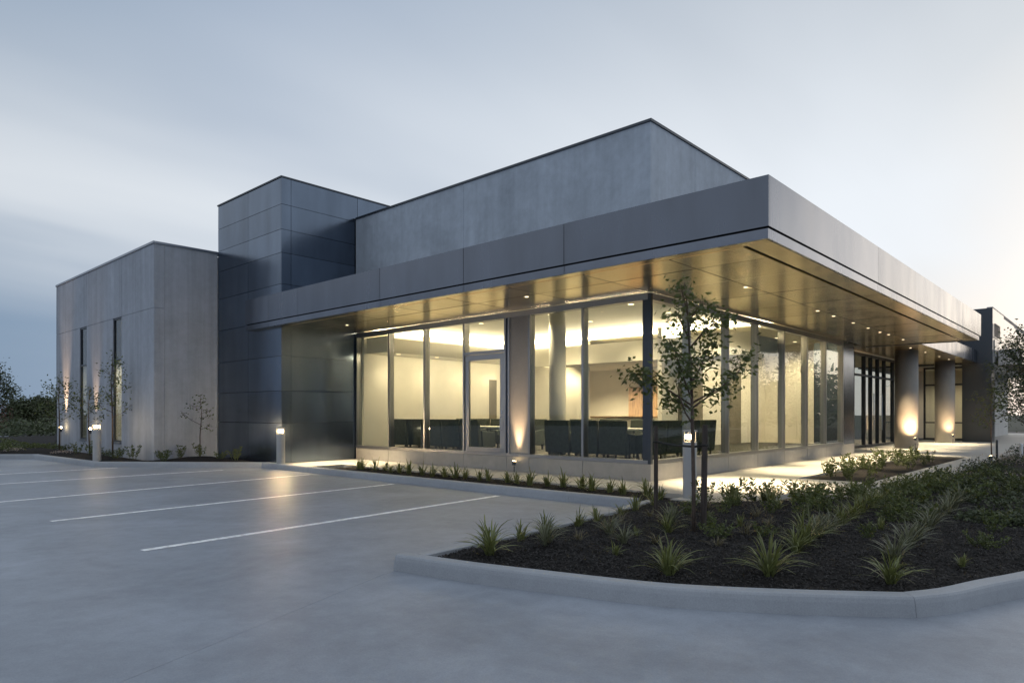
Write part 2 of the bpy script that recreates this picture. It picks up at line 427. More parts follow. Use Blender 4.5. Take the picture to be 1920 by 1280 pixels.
# long kerb in front of the glazed building, then the diagonal in front of the left wing
k_front = [(-2.78, -1.32)] + [(-2.82, y) for y in (0, 1.5, 3.1, 4.75, 6.4, 8.1, 9.8, 11.2)]
k_front = [(x, y) for x, y in k_front][::-1]     # travel towards -Y keeps the lot on the right
k_all = [(-7.6, 24.6), (-7.25, 21.9), (-6.28, 20.9), (-6.0, 15.1), (-4.4, 13.15)] + k_front
def kerb_run(path, joints):
    # one continuous sweep, cut into pieces at the given plan points
    rows = [offset(path, d) for d, z in PROF]; m = len(PROF); cut = [0] + joints + [len(path) - 1]
    for a, b in zip(cut[:-1], cut[1:]):
        v, f = [], []
        for i in range(a, b + 1):
            for j in range(m):
                p = rows[j][i].copy()
                if i == a and a: p += (rows[j][i + 1] - p).normalized() * .004
                v.append((p.x, p.y, PROF[j][1]))
        n = b - a + 1
        f = [(i * m + j, i * m + j + 1, (i + 1) * m + j + 1, (i + 1) * m + j) for i in range(n - 1) for j in range(m - 1)] + [tuple(range(m - 1, -1, -1)), tuple((n - 1) * m + j for j in range(m))]
        obj('kerb_section', MB().add(v, f), 'kerb_concrete', kb)
kerb_run(k_all, [4, 6, 8, 9, 11, 12])
k_far = [(-9.6, 40), (-8.1, 26.5), (-7.62, 24.62)]
kerb(k_far, kb)
# main bed: back edge toward the building, pointed nose, long curve to the right
nose = (-8.02, -2.10)
k_back = [(-2.72, -1.46), (-4.2, -1.72), (-6.0, -1.92), (-7.985, -2.03)]
for s in split(k_back, [2]): kerb(s, kb)
front = [(-8.21, -1.99), (-8.05, -2.84), (-7.86, -3.55), (-7.60, -4.42), (-7.38, -4.90), (-7.0, -5.5), (-6.48, -6.20)]
front = smooth_path(front, 4)
tail = smooth_path([(-6.48, -6.20), (-6.08, -6.42), (-5.55, -6.60), (-4.9, -6.85), (-3.0, -7.5), (1.0, -8.8), (12, -12), (30, -17)], 3)
kerb_run([tuple(p) for p in front] + tail[1:], [len(front) - 1])

# ---- paving around the building
pv = struct(wbx('pavement', 'reveal_black', -2.60, 60, -4.3, 11.3, -.19, -.085)); pv['label'] = 'pale concrete footpath around the glazed building'
def pave(x0, x1, y0, y1): wbx('paving_slab', 'paving_concrete', x0 + .004, x1 - .004, y0 + .004, y1 - .004, -.10, 0.0, pv)
for y0, y1 in ((-1.75, 0), (0, 1.76), (1.76, 3.4), (3.4, 5.68), (5.68, 7.3), (7.3, 8.9)):
    pave(-1.58, -.002 if y0 >= 0 else 0, y0, y1)
pave(-2.66, -.002, 8.9, 10.55)
pave(-2.66, -2.515, 10.55, 11.35)
xs = [0, 2.85, 5.7, 8.6, 11.5, 14.1]
for a, b in zip(xs[:-1], xs[1:]): pave(a, b, -1.98, -.002)
pave(-2.30, 0, -2.9, -1.75)
for a, b in zip([0] + xs[1:-1], xs[1:]): 
    if a == 0: pave(a, b, -4.25, -1.98)
    else: pave(a, b, -4.25, -3.42)
for a, b, c, d in ((14.1, 20, -4.25, 1.0), (20, 26, -4.25, 1.0), (26, 32, -4.25, 1.0), (32, 40, -4.25, 1.0), (40, 50, -4.25, 1.0)): pave(a, b, c, d)

# ---- planting beds: mounded bark mulch
def inside(p, poly):
    x, y = p; c = False; n = len(poly)
    for i in range(n):
        x1, y1 = poly[i]; x2, y2 = poly[(i + 1) % n]
        if (y1 > y) != (y2 > y) and x < (x2 - x1) * (y - y1) / (y2 - y1) + x1: c = not c
    return c
def edge_dist(p, poly):
    P = Vector(p); best = 1e9; n = len(poly)
    for i in range(n):
        a, b = Vector(poly[i]), Vector(poly[(i + 1) % n]); d = b - a
        t = max(0, min(1, (P - a).dot(d) / max(d.dot(d), 1e-9))); best = min(best, (P - a - d * t).length)
    return best
BEDS = {}
def bed_z(poly, x, y, rise):
    d = edge_dist((x, y), poly)
    return -.035 + rise * min(1, d / .8) + .012 * math.sin(7 * x + 3 * y) * math.sin(5 * y - 2 * x)
def bed(name, poly, rise, step, label):
    import bmesh
    bm = bmesh.new(); vs = [bm.verts.new((x, y, 0)) for x, y in poly]; bm.faces.new(vs)
    xs_, ys_ = [p[0] for p in poly], [p[1] for p in poly]
    def cuts(lo, hi, no):
        k = lo + step
        while k < hi:
            bmesh.ops.bisect_plane(bm, geom=bm.verts[:] + bm.edges[:] + bm.faces[:], plane_co=(k if no[0] else 0, k if no[1] else 0, 0), plane_no=no); k += step
    cuts(min(xs_), max(xs_), (1, 0, 0)); cuts(min(ys_), max(ys_), (0, 1, 0))
    for v in bm.verts:
        v.co.z = bed_z(poly, v.co.x, v.co.y, rise)
        if edge_dist((v.co.x, v.co.y), poly) > .05: v.co.z += rnd.uniform(-.006, .006)
    me = bpy.data.meshes.new(name); bm.to_mesh(me); bm.free(); me.materials.append(M['mulch'])
    o = link(name, me); struct(o, label); BEDS[name] = (poly, rise); return o
inner = [(p.x, p.y) for p in offset([tuple(q) for q in front], -.195)]
tin = [(p.x, p.y) for p in offset(tail, -.195)]
kbin = [(p.x, p.y) for p in offset(k_back, -.195)]
MAIN = inner[1:-1] + tin[1:-4] + [(8, -10.6), (16, -11), (16, -4.3), (1.2, -4.26), (-.6, -3.55), (-1.5, -2.9), (-2.34, -2.2), (-2.42, -1.62)] + kbin[1:]
bed('mulch_bed', MAIN, .10, .22, 'dark bark mulch filling the large curved bed')
FARBED = [(16.01, -4.3), (16.01, -11), (45, -20), (60, -20), (60, -4.3)]
bed('mulch_bed', FARBED, .10, 1.5, 'dark bark mulch of the far bed beside the path')
STRIP = [(-2.66, 7.75), (-1.60, 8.85), (-1.60, -1.15), (-2.30, -1.74), (-2.62, -1.50)]
STRIP = [(-2.655, 8.3), (-2.655, -1.42), (-2.31, -1.76), (-1.59, -1.1), (-1.59, 7.2), (-1.62, 8.3)]
bed('mulch_bed', STRIP, .02, .3, 'narrow mulch strip between kerb and window footpath')
ISLE = [(2.86, -1.99), (2.86, -3.41), (14.05, -3.41), (14.05, -1.99)]
bed('mulch_bed', ISLE, .06, .4, 'mulch island in the footpath beside the right facade')
WINGB = [(-2.52, 11.38), (-2.52, 14.70), (-4.5, 14.72), (-4.5, 25.4), (8, 25.4), (8, 42), (-9.3, 42), (-7.9, 26.5), (-7.38, 24.6), (-7.03, 21.95), (-6.1, 20.95), (-5.83, 15.15), (-4.27, 13.23), (-2.75, 11.45)]
bed('mulch_bed', WINGB, .14, .5, 'mulch bed at the foot of the left wing')

def chips(name, poly, rise, n, seed, big=1.0, region=None, label=None):
    r = random.Random(seed); xs_, ys_ = [p[0] for p in poly], [p[1] for p in poly]
    x0, x1, y0, y1 = region or (min(xs_), max(xs_), min(ys_), max(ys_)); V, F = [], []
    cnt = 0
    while cnt < n:
        x, y = r.uniform(x0, x1), r.uniform(y0, y1)
        if not inside((x, y), poly): continue
        cnt += 1
        z = bed_z(poly, x, y, rise) + r.uniform(.0, .016)
        L, w, h = r.uniform(.006, .026) * big, r.uniform(.003, .008) * big, r.uniform(.002, .006)
        m = Matrix.Rotation(r.uniform(0, 6.28), 3, 'Z') @ Matrix.Rotation(r.uniform(-.6, .6), 3, 'Y') @ Matrix.Rotation(r.uniform(-.5, .5), 3, 'X')
        c = Vector((x, y, z)); k = len(V)
        for p in ((-L, -w * .6, 0), (L, -w, 0), (L * .9, w, 0), (-L * 1.1, w * .7, 0), (0, 0, h + .004)): V.append(tuple(c + m @ Vector(p)))
        F += [(k, k + 1, k + 4), (k + 1, k + 2, k + 4), (k + 2, k + 3, k + 4), (k + 3, k, k + 4)]
    o = obj(name, MB().add(V, F), 'chip'); o['kind'] = 'stuff'
    if label: o['label'] = label
    o['category'] = 'mulch'; return o
chips('mulch_chips', MAIN, .10, 42000, 1, 1.0, (-8.1, 0, -8.0, -1.6), 'loose dark bark chips on the large curved bed')
chips('mulch_chips', STRIP, .02, 2500, 2, 1.2, None, 'loose dark bark chips on the narrow strip bed')

# ================================================================== OFFICE BUILDING
B = thing('office_building', 'grey modern office building with lit glass corner, metal tower and flat canopy', 'building')

# ---- left concrete wing
WX, WY0, WY1, WZ = -4.46, 14.74, 25.34, 6.65
wing = wbx('concrete_wing', 'wall_paint', WX + 1.4, 8, WY0 + .12, WY1 - .08, -.2, WZ - .1, B)
for a_, b_ in ((WY0 + .12, 17.62), (18.47, 21.35), (22.20, WY1 - .08)): wbx('wall_core', 'wall_paint', WX + .304, WX + 1.398, a_, b_, -.2, WZ - .1, wing)
for a_, b_ in ((17.622, 18.468), (21.352, 22.198)):
    wbx('wall_core', 'wall_paint', WX + .12, WX + 1.398, a_, b_, 4.70, WZ - .1, wing); wbx('wall_core', 'wall_paint', WX + .12, WX + 1.398, a_, b_, -.2, .41, wing)
    spot(wing, (WX + .9, a_ + .2, 3.4), (WX + .5, b_, 1.2), 260 if a_ < 20 else 60, 120, 1, (1, .80, .50), .08)
wys = [WY0, 17.62, 18.47, 21.35, 22.20, WY1]
win_z = (.46, 4.68)
for i in range(5):
    a, b = wys[i] + (.004 if i else 0), wys[i + 1] - (.004 if i < 4 else 0)
    if i in (1, 3):
        wbx('concrete_panel', 'wing_concrete', WX, WX + .08, a, b, 4.684, WZ, wing); wbx('concrete_panel', 'wing_concrete', WX, WX + .08, a, b, -.2, win_z[0] - .05, wing)
    else:
        wbx('concrete_panel', 'wing_concrete', WX, WX + .30, a, b, 4.684, WZ, wing, bevel=.006)
        wbx('concrete_panel', 'wing_concrete', WX, WX + .30, a, b, -.2, 4.676, wing, bevel=.006)
wbx('concrete_panel', 'wing_concrete', WX + .304, -2.50, WY0, WY0 + .1, -.2, WZ, wing)
wbx('concrete_panel', 'wing_concrete', WX, 8, WY1 - .07, WY1 - .004, -.2, WZ, wing)
wbx('parapet_cap', 'cap_metal', WX - .03, 8, WY0 - .03, WY0 + .35, WZ + .002, WZ + .07, wing)
wbx('parapet_cap', 'cap_metal', WX - .03, WX + .35, WY0 + .352, WY1 + .03, WZ + .002, WZ + .07, wing)
wbx('roof_deck', 'roof_membrane', WX + .35, 8, WY0 + .35, WY1, WZ - .1, WZ - .02, wing)
for y0, y1 in ((17.62, 18.47), (21.35, 22.20)):
    f = MB(); x0, x1 = WX + .03, WX + .095
    f.box(x0, x1, y0 + .005, y0 + .05, *win_z); f.box(x0, x1, y1 - .05, y1 - .005, *win_z)
    f.box(x0, x1, y0 + .05, y1 - .05, win_z[0], win_z[0] + .06); f.box(x0, x1, y0 + .05, y1 - .05, win_z[1] - .06, win_z[1]); f.box(x0, x1, y0 + .05, y1 - .05, 3.22, 3.28)
    obj('window_frame', f, 'dark_metal', wing)
    
    wbx('window_sill', 'cap_metal', WX - .05, WX + .029, y0 + .01, y1 - .01, win_z[0] - .045, win_z[0] - .002, wing)
    wbx('window_pane', 'dark_glass', WX + .06, WX + .066, y0 + .05, y1 - .05, 3.28, win_z[1] - .06, wing)
    wbx('window_pane', 'clear_glass', WX + .06, WX + .066, y0 + .05, y1 - .05, win_z[0] + .06, 3.22, wing)


# ---- dark metal tower
TX, TY0, TY1, TZ = -2.50, 10.60, 14.70, 8.20
tower = wbx('metal_tower', 'reveal_black', TX + .03, 6, TY0 + .03, TY1, -.2, TZ - .05, B)
rows = [-.18, 1.15, 2.08, 3.08, 4.12, 5.15, 6.05, 6.72, 7.44, TZ]
cols_f = [TY0, 12.62, TY1 - .005]
cols_s = [TX, -2.20, .085, 2.4, 4.4, 6]
g = .006
def tilt(): return rnd.uniform(-.0022, .0022)
for z0, z1 in zip(rows[:-1], rows[1:]):
    for y0, y1 in zip(cols_f[:-1], cols_f[1:]):
        t = [tilt() for _ in range(4)]
        obj('cladding_panel', MB().hexa([(TX + t[0], y0 + (.035 if y0 == TY0 else g), z0 + g), (TX + .028, y0 + (.035 if y0 == TY0 else g), z0 + g), (TX + .028, y1 - g, z0 + g), (TX + t[1], y1 - g, z0 + g)],
                                        [(TX + t[2], y0 + (.035 if y0 == TY0 else g), z1 - g), (TX + .028, y0 + (.035 if y0 == TY0 else g), z1 - g), (TX + .028, y1 - g, z1 - g), (TX + t[3], y1 - g, z1 - g)]), 'tower_metal', tower)
    for x0, x1 in zip(cols_s[:-1], cols_s[1:]):
        t = [tilt() for _ in range(4)]; a = x0 if x0 == TX else x0 + g
        obj('cladding_panel', MB().hexa([(a, TY0 + t[0], z0 + g), (x1 - g, TY0 + t[1], z0 + g), (x1 - g, TY0 + .028, z0 + g), (a, TY0 + .028, z0 + g)],
                                        [(a, TY0 + t[2], z1 - g), (x1 - g, TY0 + t[3], z1 - g), (x1 - g, TY0 + .028, z1 - g), (a, TY0 + .028, z1 - g)]), 'tower_metal', tower)
wbx('parapet_cap', 'dark_metal', TX - .025, 6.02, TY0 - .025, TY0 + .30, TZ + .002, TZ + .045, tower)
wbx('parapet_cap', 'dark_metal', TX - .025, TX + .30, TY0 + .302, TY1 + .02, TZ + .002, TZ + .045, tower)
wbx('roof_deck', 'roof_membrane', TX + .3, 6, TY0 + .3, TY1, TZ - .05, TZ, tower)

# ---- upper concrete block over the glazed room
BZ0, BZ1 = 4.30, 7.50
blk = wbx('upper_block', 'reveal_black', .05, 15.9, .05, 10.5, 4.16, BZ1 - .06, B)
for y0, y1 in ((0, 5.65), (5.65, 10.57)):
    wbx('concrete_panel', 'block_concrete', 0, .049, y0 + (0 if y0 == 0 else .005), y1 - .005, BZ0 - .2, BZ1, blk)
for x0, x1 in ((.049, 1.95), (1.95, 6.4), (6.4, 11), (11, 15.9)):
    wbx('concrete_panel', 'block_concrete', x0 + .004, x1 - .005, 0.0, .049, BZ0 - .2, BZ1, blk)
wbx('parapet_cap', 'dark_metal', -.03, .32, -.03, 10.55, BZ1 + .002, BZ1 + .055, blk)
wbx('parapet_cap', 'dark_metal', .322, 15.9, -.03, .32, BZ1 + .002, BZ1 + .055, blk)
wbx('roof_deck', 'roof_membrane', .32, 15.9, .32, 10.55, BZ1 - .06, BZ1 - .01, blk)

# ---- canopy
CX, CY, CY1, CX1 = -2.70, -3.55, 12.40, 15.85
ZS, ZL, ZF, ZT = 3.93, 4.075, 4.105, 4.84
cano = wbx('canopy', 'reveal_black', CX + .06, CX1 - .06, CY + .06, -.01, 4.03, ZT - .03, B)
core2 = wbx('canopy_core', 'reveal_black', CX + .06, -.01, 0, 10.57, 4.03, ZT - .03, cano)
jy = [CY, -.60, .173, 2.81, 5.67, 9.36, 11.0, CY1]
jy = [CY, .173, 2.81, 5.67, 9.36, 11.0, CY1]
wbx('canopy_core', 'reveal_black', CX + .06, TX - .003, 10.575, CY1 - .03, 4.03, ZT - .03, cano)
for a, b in zip(jy[:-1], jy[1:]):
    a2 = a if a == CY else a + .006; b2 = b if b == CY1 else b - .006
    t = [tilt() * .8 for _ in range(4)]
    obj('fascia_panel', MB().hexa([(CX + t[0], a2, ZF), (CX + .05, a2, ZF), (CX + .05, b2, ZF), (CX + t[1], b2, ZF)],
                                  [(CX + t[2], a2, ZT), (CX + .05, a2, ZT), (CX + .05, b2, ZT), (CX + t[3], b2, ZT)]), 'fascia_metal', cano)
    obj('lip_panel', MB().box(CX + .012, CX + .06, a2 + (.012 if a == CY else 0), b2, ZS, ZL), 'fascia_metal', cano)
jx = [CX + .05, 3.0, 6.3, 9.6, 12.4, CX1]
for a, b in zip(jx[:-1], jx[1:]):
    a2 = a if a == jx[0] else a + .004; b2 = b if b == CX1 else b - .004
    t = [tilt() * .6 for _ in range(4)]
    obj('fascia_panel', MB().hexa([(a2, CY + t[0], ZF), (b2, CY + t[1], ZF), (b2, CY + .05, ZF), (a2, CY + .05, ZF)],
                                  [(a2, CY + t[2], ZT), (b2, CY + t[3], ZT), (b2, CY + .05, ZT), (a2, CY + .05, ZT)]), 'fascia_metal', cano)
    obj('lip_panel', MB().box(a2 + .012 if a == jx[0] else a2, b2 - (.30 if b == CX1 else 0), CY + .012, CY + .06, ZS, ZL), 'fascia_metal', cano)
wbx('fascia_panel', 'fascia_metal', CX + .051, TX - .003, CY1 - .028, CY1, ZS, ZT, cano)
wbx('fascia_panel', 'fascia_metal', CX1 - .05, CX1, CY + .051, 0, ZF, ZT, cano)
wbx('roof_deck', 'roof_membrane', CX + .05, CX1 - .05, CY + .05, -.01, ZT - .029, ZT - .02, cano)
wbx('roof_deck', 'roof_membrane', CX + .05, -.01, -.005, 10.57, ZT - .029, ZT - .02, cano)
# soffit: border strip, black reveal, then panels
def sof(x0, x1, y0, y1, z=3.945, m='soffit_metal'):
    t = [rnd.uniform(-.0016, .0016) for _ in range(4)]
    obj('soffit_panel', MB().hexa([(x0 + .008, y0 + .008, z + t[0]), (x1 - .008, y0 + .008, z + t[1]), (x1 - .008, y1 - .008, z + t[2]), (x0 + .008, y1 - .008, z + t[3])],
                                  [(x0 + .004, y0 + .004, z + .02), (x1 - .004, y0 + .004, z + .02), (x1 - .004, y1 - .004, z + .02), (x0 + .004, y1 - .004, z + .02)]), m, cano)
wbx('soffit_border', 'soffit_metal', CX + .062, -2.44, CY + .062, 10.57, ZS + .002, ZS + .03, cano)
wbx('soffit_border', 'soffit_metal', -2.438, 15.5, CY + .062, -3.12, ZS + .002, ZS + .03, cano)
wbx('soffit_border', 'soffit_metal', CX + .062, TX - .004, 10.575, CY1 - .03, ZS + .002, ZS + .03, cano)
RX, RY = -2.35, -3.03           # inner edge of the reveal
ysof = [RY, -1.77, 0, 1.85, 3.7, 5.55, 7.4, 9.2, 10.58]
for a, b in zip(ysof[:-1], ysof[1:]):
    sof(RX, -1.42, a, b); sof(-1.42, -.012, a, b)
xsof = [-.012, 1.84, 3.7, 5.55, 7.4, 9.25, 11.1, 13.0, 15.45]
for a, b in zip(xsof[:-1], xsof[1:]):
    sof(a, b, RY, -1.77); sof(a, b, -1.77, -.012)
wbx('soffit_trim', 'dark_metal', 15.452, 15.52, CY + .1, -.0, ZS - .01, ZS + .03, cano)
for yy in ysof[1:-1]: wbx('joint_seal', 'reveal_black', RX, -.014, yy - .008, yy + .008, 3.9445, 3.962, cano)
for y0_, y1_ in zip(ysof[:-1], ysof[1:]): wbx('joint_seal', 'reveal_black', -1.428, -1.412, y0_ + .009, y1_ - .009, 3.9445, 3.962, cano)
for xx in xsof[1:-1]: wbx('joint_seal', 'reveal_black', xx - .008, xx + .008, RY, -.014, 3.9445, 3.962, cano)
for x0_, x1_ in zip(xsof[:-1], xsof[1:]): wbx('joint_seal', 'reveal_black', x0_ + .009, x1_ - .009, -1.778, -1.762, 3.9445, 3.962, cano)
# recessed downlights
def downlight(x, y, watts, parent=cano, z=3.942, r=.052, em='lamp_down'):
    o = obj('downlight', MB().lathe([(r, 0), (r + .018, -.004), (r + .018, .006), (r, .006)], 16, (0, 0, 0)), 'steel', parent, (x, y, z))
    obj('lamp_lens', MB().lathe([(r * .78, -.0035), (r * .78, -.0015)], 14), em, o, (0, 0, -.003))
    if watts: spot(o, (0, 0, -.02), (0, 0, -3), watts * 140, 56, .8, (1, .80, .50), .05)
for (x, y, w_) in ((.79, -1.70, 22), (4.99, -1.70, 14), (6.2, -1.70, 0), (7.94, -1.68, 14), (9.46, -1.66, 0), (10.81, -1.64, 14), (11.66, -1.68, 0), (13.6, -1.66, 16),
                   (-1.30, 9.1, 14), (-1.34, 2.26, 0)):
    downlight(x, y, w_)

# ---- glazed walls
FZ0, FZ1 = .36, 3.90
gw = thing('glazed_wall', '', ''); del gw['label']; del gw['category']; gw.parent = B
MW = .058; D = .19               # mullion face width and depth
def vm(y, z0=FZ0, z1=FZ1 - .10, w=MW): wbx('mullion', 'frame_metal', -.004, D, y - w / 2, y + w / 2, z0 + .075, z1, gw)
def hmull(x, z0=FZ0, z1=FZ1 - .10, w=MW): wbx('mullion', 'frame_metal', x - w / 2, x + w / 2, -.004, D, z0 + .075, z1, gw)
wbx('head_rail', 'frame_metal', 0, D - .002, .062, 10.57, FZ1 - .10, FZ1 + .035, gw)
wbx('head_rail', 'frame_metal', .062, 12.80, 0, D - .002, FZ1 - .099, FZ1 + .035, gw)
wbx('sill_rail', 'frame_metal', -.012, D - .002, .062, 10.57, FZ0, FZ0 + .075, gw)
wbx('sill_rail', 'frame_metal', .062, 12.80, -.012, D - .002, FZ0, FZ0 + .074, gw)
wbx('corner_post', 'dark_metal', -.014, .060, -.014, .060, FZ0, FZ1 + .03, gw)
wbx('corner_post', 'dark_metal', -.006, .19, .061, .19, FZ0 + .076, FZ1 - .101, gw)
front_m = [10.53, 8.90, 7.27, 5.66, 4.16, 4.03, 3.36, 1.76]
for y in front_m: vm(y)
for y0, y1 in ((8.90, 10.53), (7.27, 8.90), (5.66, 7.27), (1.76, 3.36), (.19, 1.76)):
    wbx('glass_pane', 'clear_glass', .075, .083, y0 + .03, y1 - .03 if y1 != 1.76 else y1 - .03, FZ0 + .075, FZ1 - .10, gw)
wbx('transom', 'frame_metal', 0, D - .01, 4.19, 5.63, 2.96, 3.03, gw)
wbx('glass_pane', 'clear_glass', .075, .083, 4.19, 5.63, 3.03, FZ1 - .10, gw)
wbx('pier_panel', 'fascia_metal', .03, .07, 4.06, 4.13, FZ0 + .075, FZ1 - .10, gw)
pp = wbx('pier_panel', 'column_concrete', .02, .12, 3.39, 4.0, FZ0 + .075, FZ1 - .10, gw, label='plain pale pier between door and corner windows, lit from below')
right_m = [1.72, 3.70, 5.49, 7.38, 9.26, 10.99, 12.77]
for x in right_m: hmull(x)
for x0, x1 in zip([.19] + right_m[:-1], right_m):
    wbx('glass_pane', 'clear_glass', x0 + .03, x1 - .03, .075, .083, FZ0 + .075, FZ1 - .10, gw)

# door
door = wbx('glazed_door', 'frame_metal', .02, .08, 4.21, 5.61, FZ0 + .078, FZ0 + .19, B)
wbx('door_stile', 'frame_metal', .02, .08, 4.21, 4.345, FZ0 + .191, 2.80, door); wbx('door_stile', 'frame_metal', .02, .08, 5.475, 5.61, FZ0 + .191, 2.80, door)
wbx('door_rail', 'frame_metal', .02, .08, 4.21, 5.61, 2.802, 2.94, door)
wbx('door_pane', 'clear_glass', .046, .054, 4.346, 5.474, FZ0 + .191, 2.80, door)
hd = MB(); hd.tube([(.02, 4.28, 1.00), (-.045, 4.28, 1.00), (-.045, 4.28, 1.34), (.02, 4.28, 1.34)], .012, 8)
obj('door_handle', hd, 'steel', door)
obj('door_lock', MB().box(.005, .02, 4.25, 4.30, 1.42, 1.50), 'steel', door)

# plinth blocks
pl = wbx('plinth', 'reveal_black', .03, 12.9, .03, 10.5, -.15, FZ0 - .012, B)
for a, b in zip([0, 1.76, 3.36, 4.10, 5.66, 7.27, 8.90], [1.76, 3.36, 4.10, 5.66, 7.27, 8.90, 10.57]):
    wbx('plinth_block', 'plinth_concrete', 0, .2, a + (0 if a == 0 else .005), b - .005, -.1, FZ0 - .004, pl, bevel=.006)
for a, b in zip([.205, 1.72, 3.70, 5.49, 7.38, 9.26, 10.99], [1.72, 3.70, 5.49, 7.38, 9.26, 10.99, 14.05]):
    wbx('plinth_block', 'plinth_concrete', a + .004, b - .005, 0, .2, -.1, FZ0 - .004, pl, bevel=.006)
wbx('end_pier', 'tower_metal', 12.81, 14.05, .02, 1.0, FZ0, 3.94, B)

# ---- interior of the glazed room
FL = .30
wbx('interior_floor', 'floor_carpet', .2, 14, .2, 10.45, FL - .05, FL, B)
wbx('interior_ceiling', 'ceiling_paint', .0, 14.0, .0, 10.59, 4.05, 4.15, B)
lw = wbx('interior_wall', 'wall_paint', .19, 7.2, 10.40, 10.56, FL, 4.05, B)
wa = wbx('interior_wall', 'wall_paint', 7.2, 7.4, 6.9, 10.56, FL, 4.05, B)
wb = wbx('interior_wall', 'wall_paint', 6.0, 14.0, 3.2, 3.35, FL, 4.05, B)
wbx('interior_wall', 'wall_paint', 12.0, 12.15, 3.36, 10.56, FL, 4.05, B)
wbx('interior_wall', 'wall_paint', 13.9, 14.0, .2, 3.2, FL, 4.05, B)
wbx('interior_wall', 'wall_paint', 7.4, 12.0, 10.40, 10.56, FL, 4.05, B)
for x0, x1 in ((7.0, 8.6), (10.2, 11.6)):
    wbx('wall_sheet', 'dark_panel', x0, x1, 3.16, 3.198, FL, 3.5, wb)  # dark sheets stand in for shaded stretches of this wall
wbx('doorway', 'dark_panel', 5.8, 6.2, 10.385, 10.398, FL, 2.7, lw)
wbx('ceiling_bulkhead', 'ceiling_paint', .3, 7.2, 9.35, 10.398, 3.30, 3.62, B)
bh = wbx('ceiling_bulkhead', 'ceiling_paint', 6.2, 7.6, .25, 9.348, 3.10, 3.60, B)
wbx('interior_ceiling', 'ceiling_paint', 7.602, 12, 3.36, 10.39, 3.30, 3.40, B)
col_in = obj('interior_column', MB().lathe([(.22, FL), (.22, 4.05)], 24, (1.55, 3.72, 0)), 'wall_paint', B, smooth=True)
wbx('cove_light_shield', 'ceiling_paint', 6.18, 6.198, .25, 9.35, 3.10, 3.74, B); wbx('cove_light_shield', 'ceiling_paint', .3, 6.17, 9.33, 9.348, 3.30, 3.74, B); wbx('cove_light_shield', 'ceiling_paint', .28, .298, 9.33, 10.39, 3.30, 3.80, B)  # shields added to keep the cove lamps out of the soffit reflection
# cove and ceiling lights
area(B, (6.75, 4.8, 3.64), (R(180), R(-30), 0), .8, 8.5, 4200, (1, .81, .54))
area(B, (3.4, 9.85, 3.66), (R(212), 0, 0), 6.0, .8, 1100, (1, .81, .54))
area(B, (3.7, 9.62, 3.27), (R(40), 0, 0), 6.4, .06, 48, (1, .80, .50))
area(B, (6.5, 8.1, 3.08), (R(30), R(-35), 0), .06, 2.2, 50)
for x in (1.0, 2.6, 4.2, 5.8):
    o = obj('recessed_light', MB().lathe([(.07, 0), (.07, .004)], 12), 'lamp_down', B, (x, 9.7, 3.294))
    spot(o, (0, 0, -.03), (0, .45, -2.0), 70, 120, 1.0, (1, .80, .50), .06)
for x in (1.6, 3.4, 5.2):
    for y in (1.5, 4.0, 6.6):
        o = obj('recessed_light', MB().lathe([(.07, 0), (.07, .004)], 12), 'lamp_down', B, (x, y, 4.042))
        spot(o, (0, 0, -.03), (0, 0, -2.0), 430 if y < 2 else 260, 140, 1.0, (1, .80, .50), .06)
for x in (7.6, 9.4, 11.2, 12.9):
    o = obj('recessed_light', MB().lathe([(.07, 0), (.07, .004)], 12), 'lamp_down', B, (x, 1.7, 4.042))
    spot(o, (0, 0, -.03), (0, .3, -2.0), 420, 140, 1.0, (1, .80, .50), .06)
for y in (4.6, 6.2, 8.5):
    o = obj('recessed_light', MB().lathe([(.07, 0), (.07, .004)], 12), 'lamp_down', B, (9.8, y, 3.294))
    spot(o, (0, 0, -.03), (0, 0, -2.0), 1300, 140, 1.0, (1, .78, .48), .06)

# ---- entrance storefront, recessed beyond the glazed room
es = thing('entrance_wall', '', ''); del es['label']; del es['category']; es.parent = B
EY = 1.0
ems = [14.1, 15.9, 17.6, 19.2, 20.2, 21.3, 22.4, 23.9, 25.4, 26.9, 28.4]
for x in ems: wbx('mullion', 'dark_metal', x - .04, x + .04, EY, EY + .16, 0, 3.99, es)
wbx('transom', 'dark_metal', 14.15, 28.4, EY + .01, EY + .15, 3.02, 3.10, es)
wbx('sill_rail', 'dark_metal', 14.15, 28.4, EY + .01, EY + .15, 0.002, .10, es)
wbx('head_rail', 'dark_metal', 14.15, 28.4, EY + .01, EY + .15, 3.88, 3.99, es)
for a, b in zip(ems[:-1], ems[1:]):
    wbx('glass_pane', 'clear_glass', a + .04, b - .04, EY + .07, EY + .078, .10, 3.02, es)
    wbx('glass_pane', 'clear_glass', a + .04, b - .04, EY + .07, EY + .078, 3.10, 3.88, es)
for x in (20.12, 21.40):
    obj('pull_handle', MB().tube([(x, EY - .01, .7), (x, EY - .09, .7), (x, EY - .09, 2.3), (x, EY - .01, 2.3)], .02, 8), 'steel', es)
wbx('lobby_wall', 'timber', 14.1, 28.4, 4.6, 4.7, 0, 4.0, B)
wbx('lobby_floor', 'floor_carpet', 14.1, 28.4, 1.16, 4.6, -.05, .004, B)
wbx('lobby_ceiling', 'ceiling_paint', 14.1, 28.4, 1.0, 4.6, 3.995, 4.1, B)
for x, w_ in ((16.5, 60), (22.0, 50), (26.0, 160)):
    o = obj('recessed_light', MB().lathe([(.08, 0), (.08, .004)], 12), 'lamp_down', B, (x, 2.6, 3.988)); spot(o, (0, 0, -.03), (0, 0, -2), w_, 140, 1, (1, .80, .50), .06)

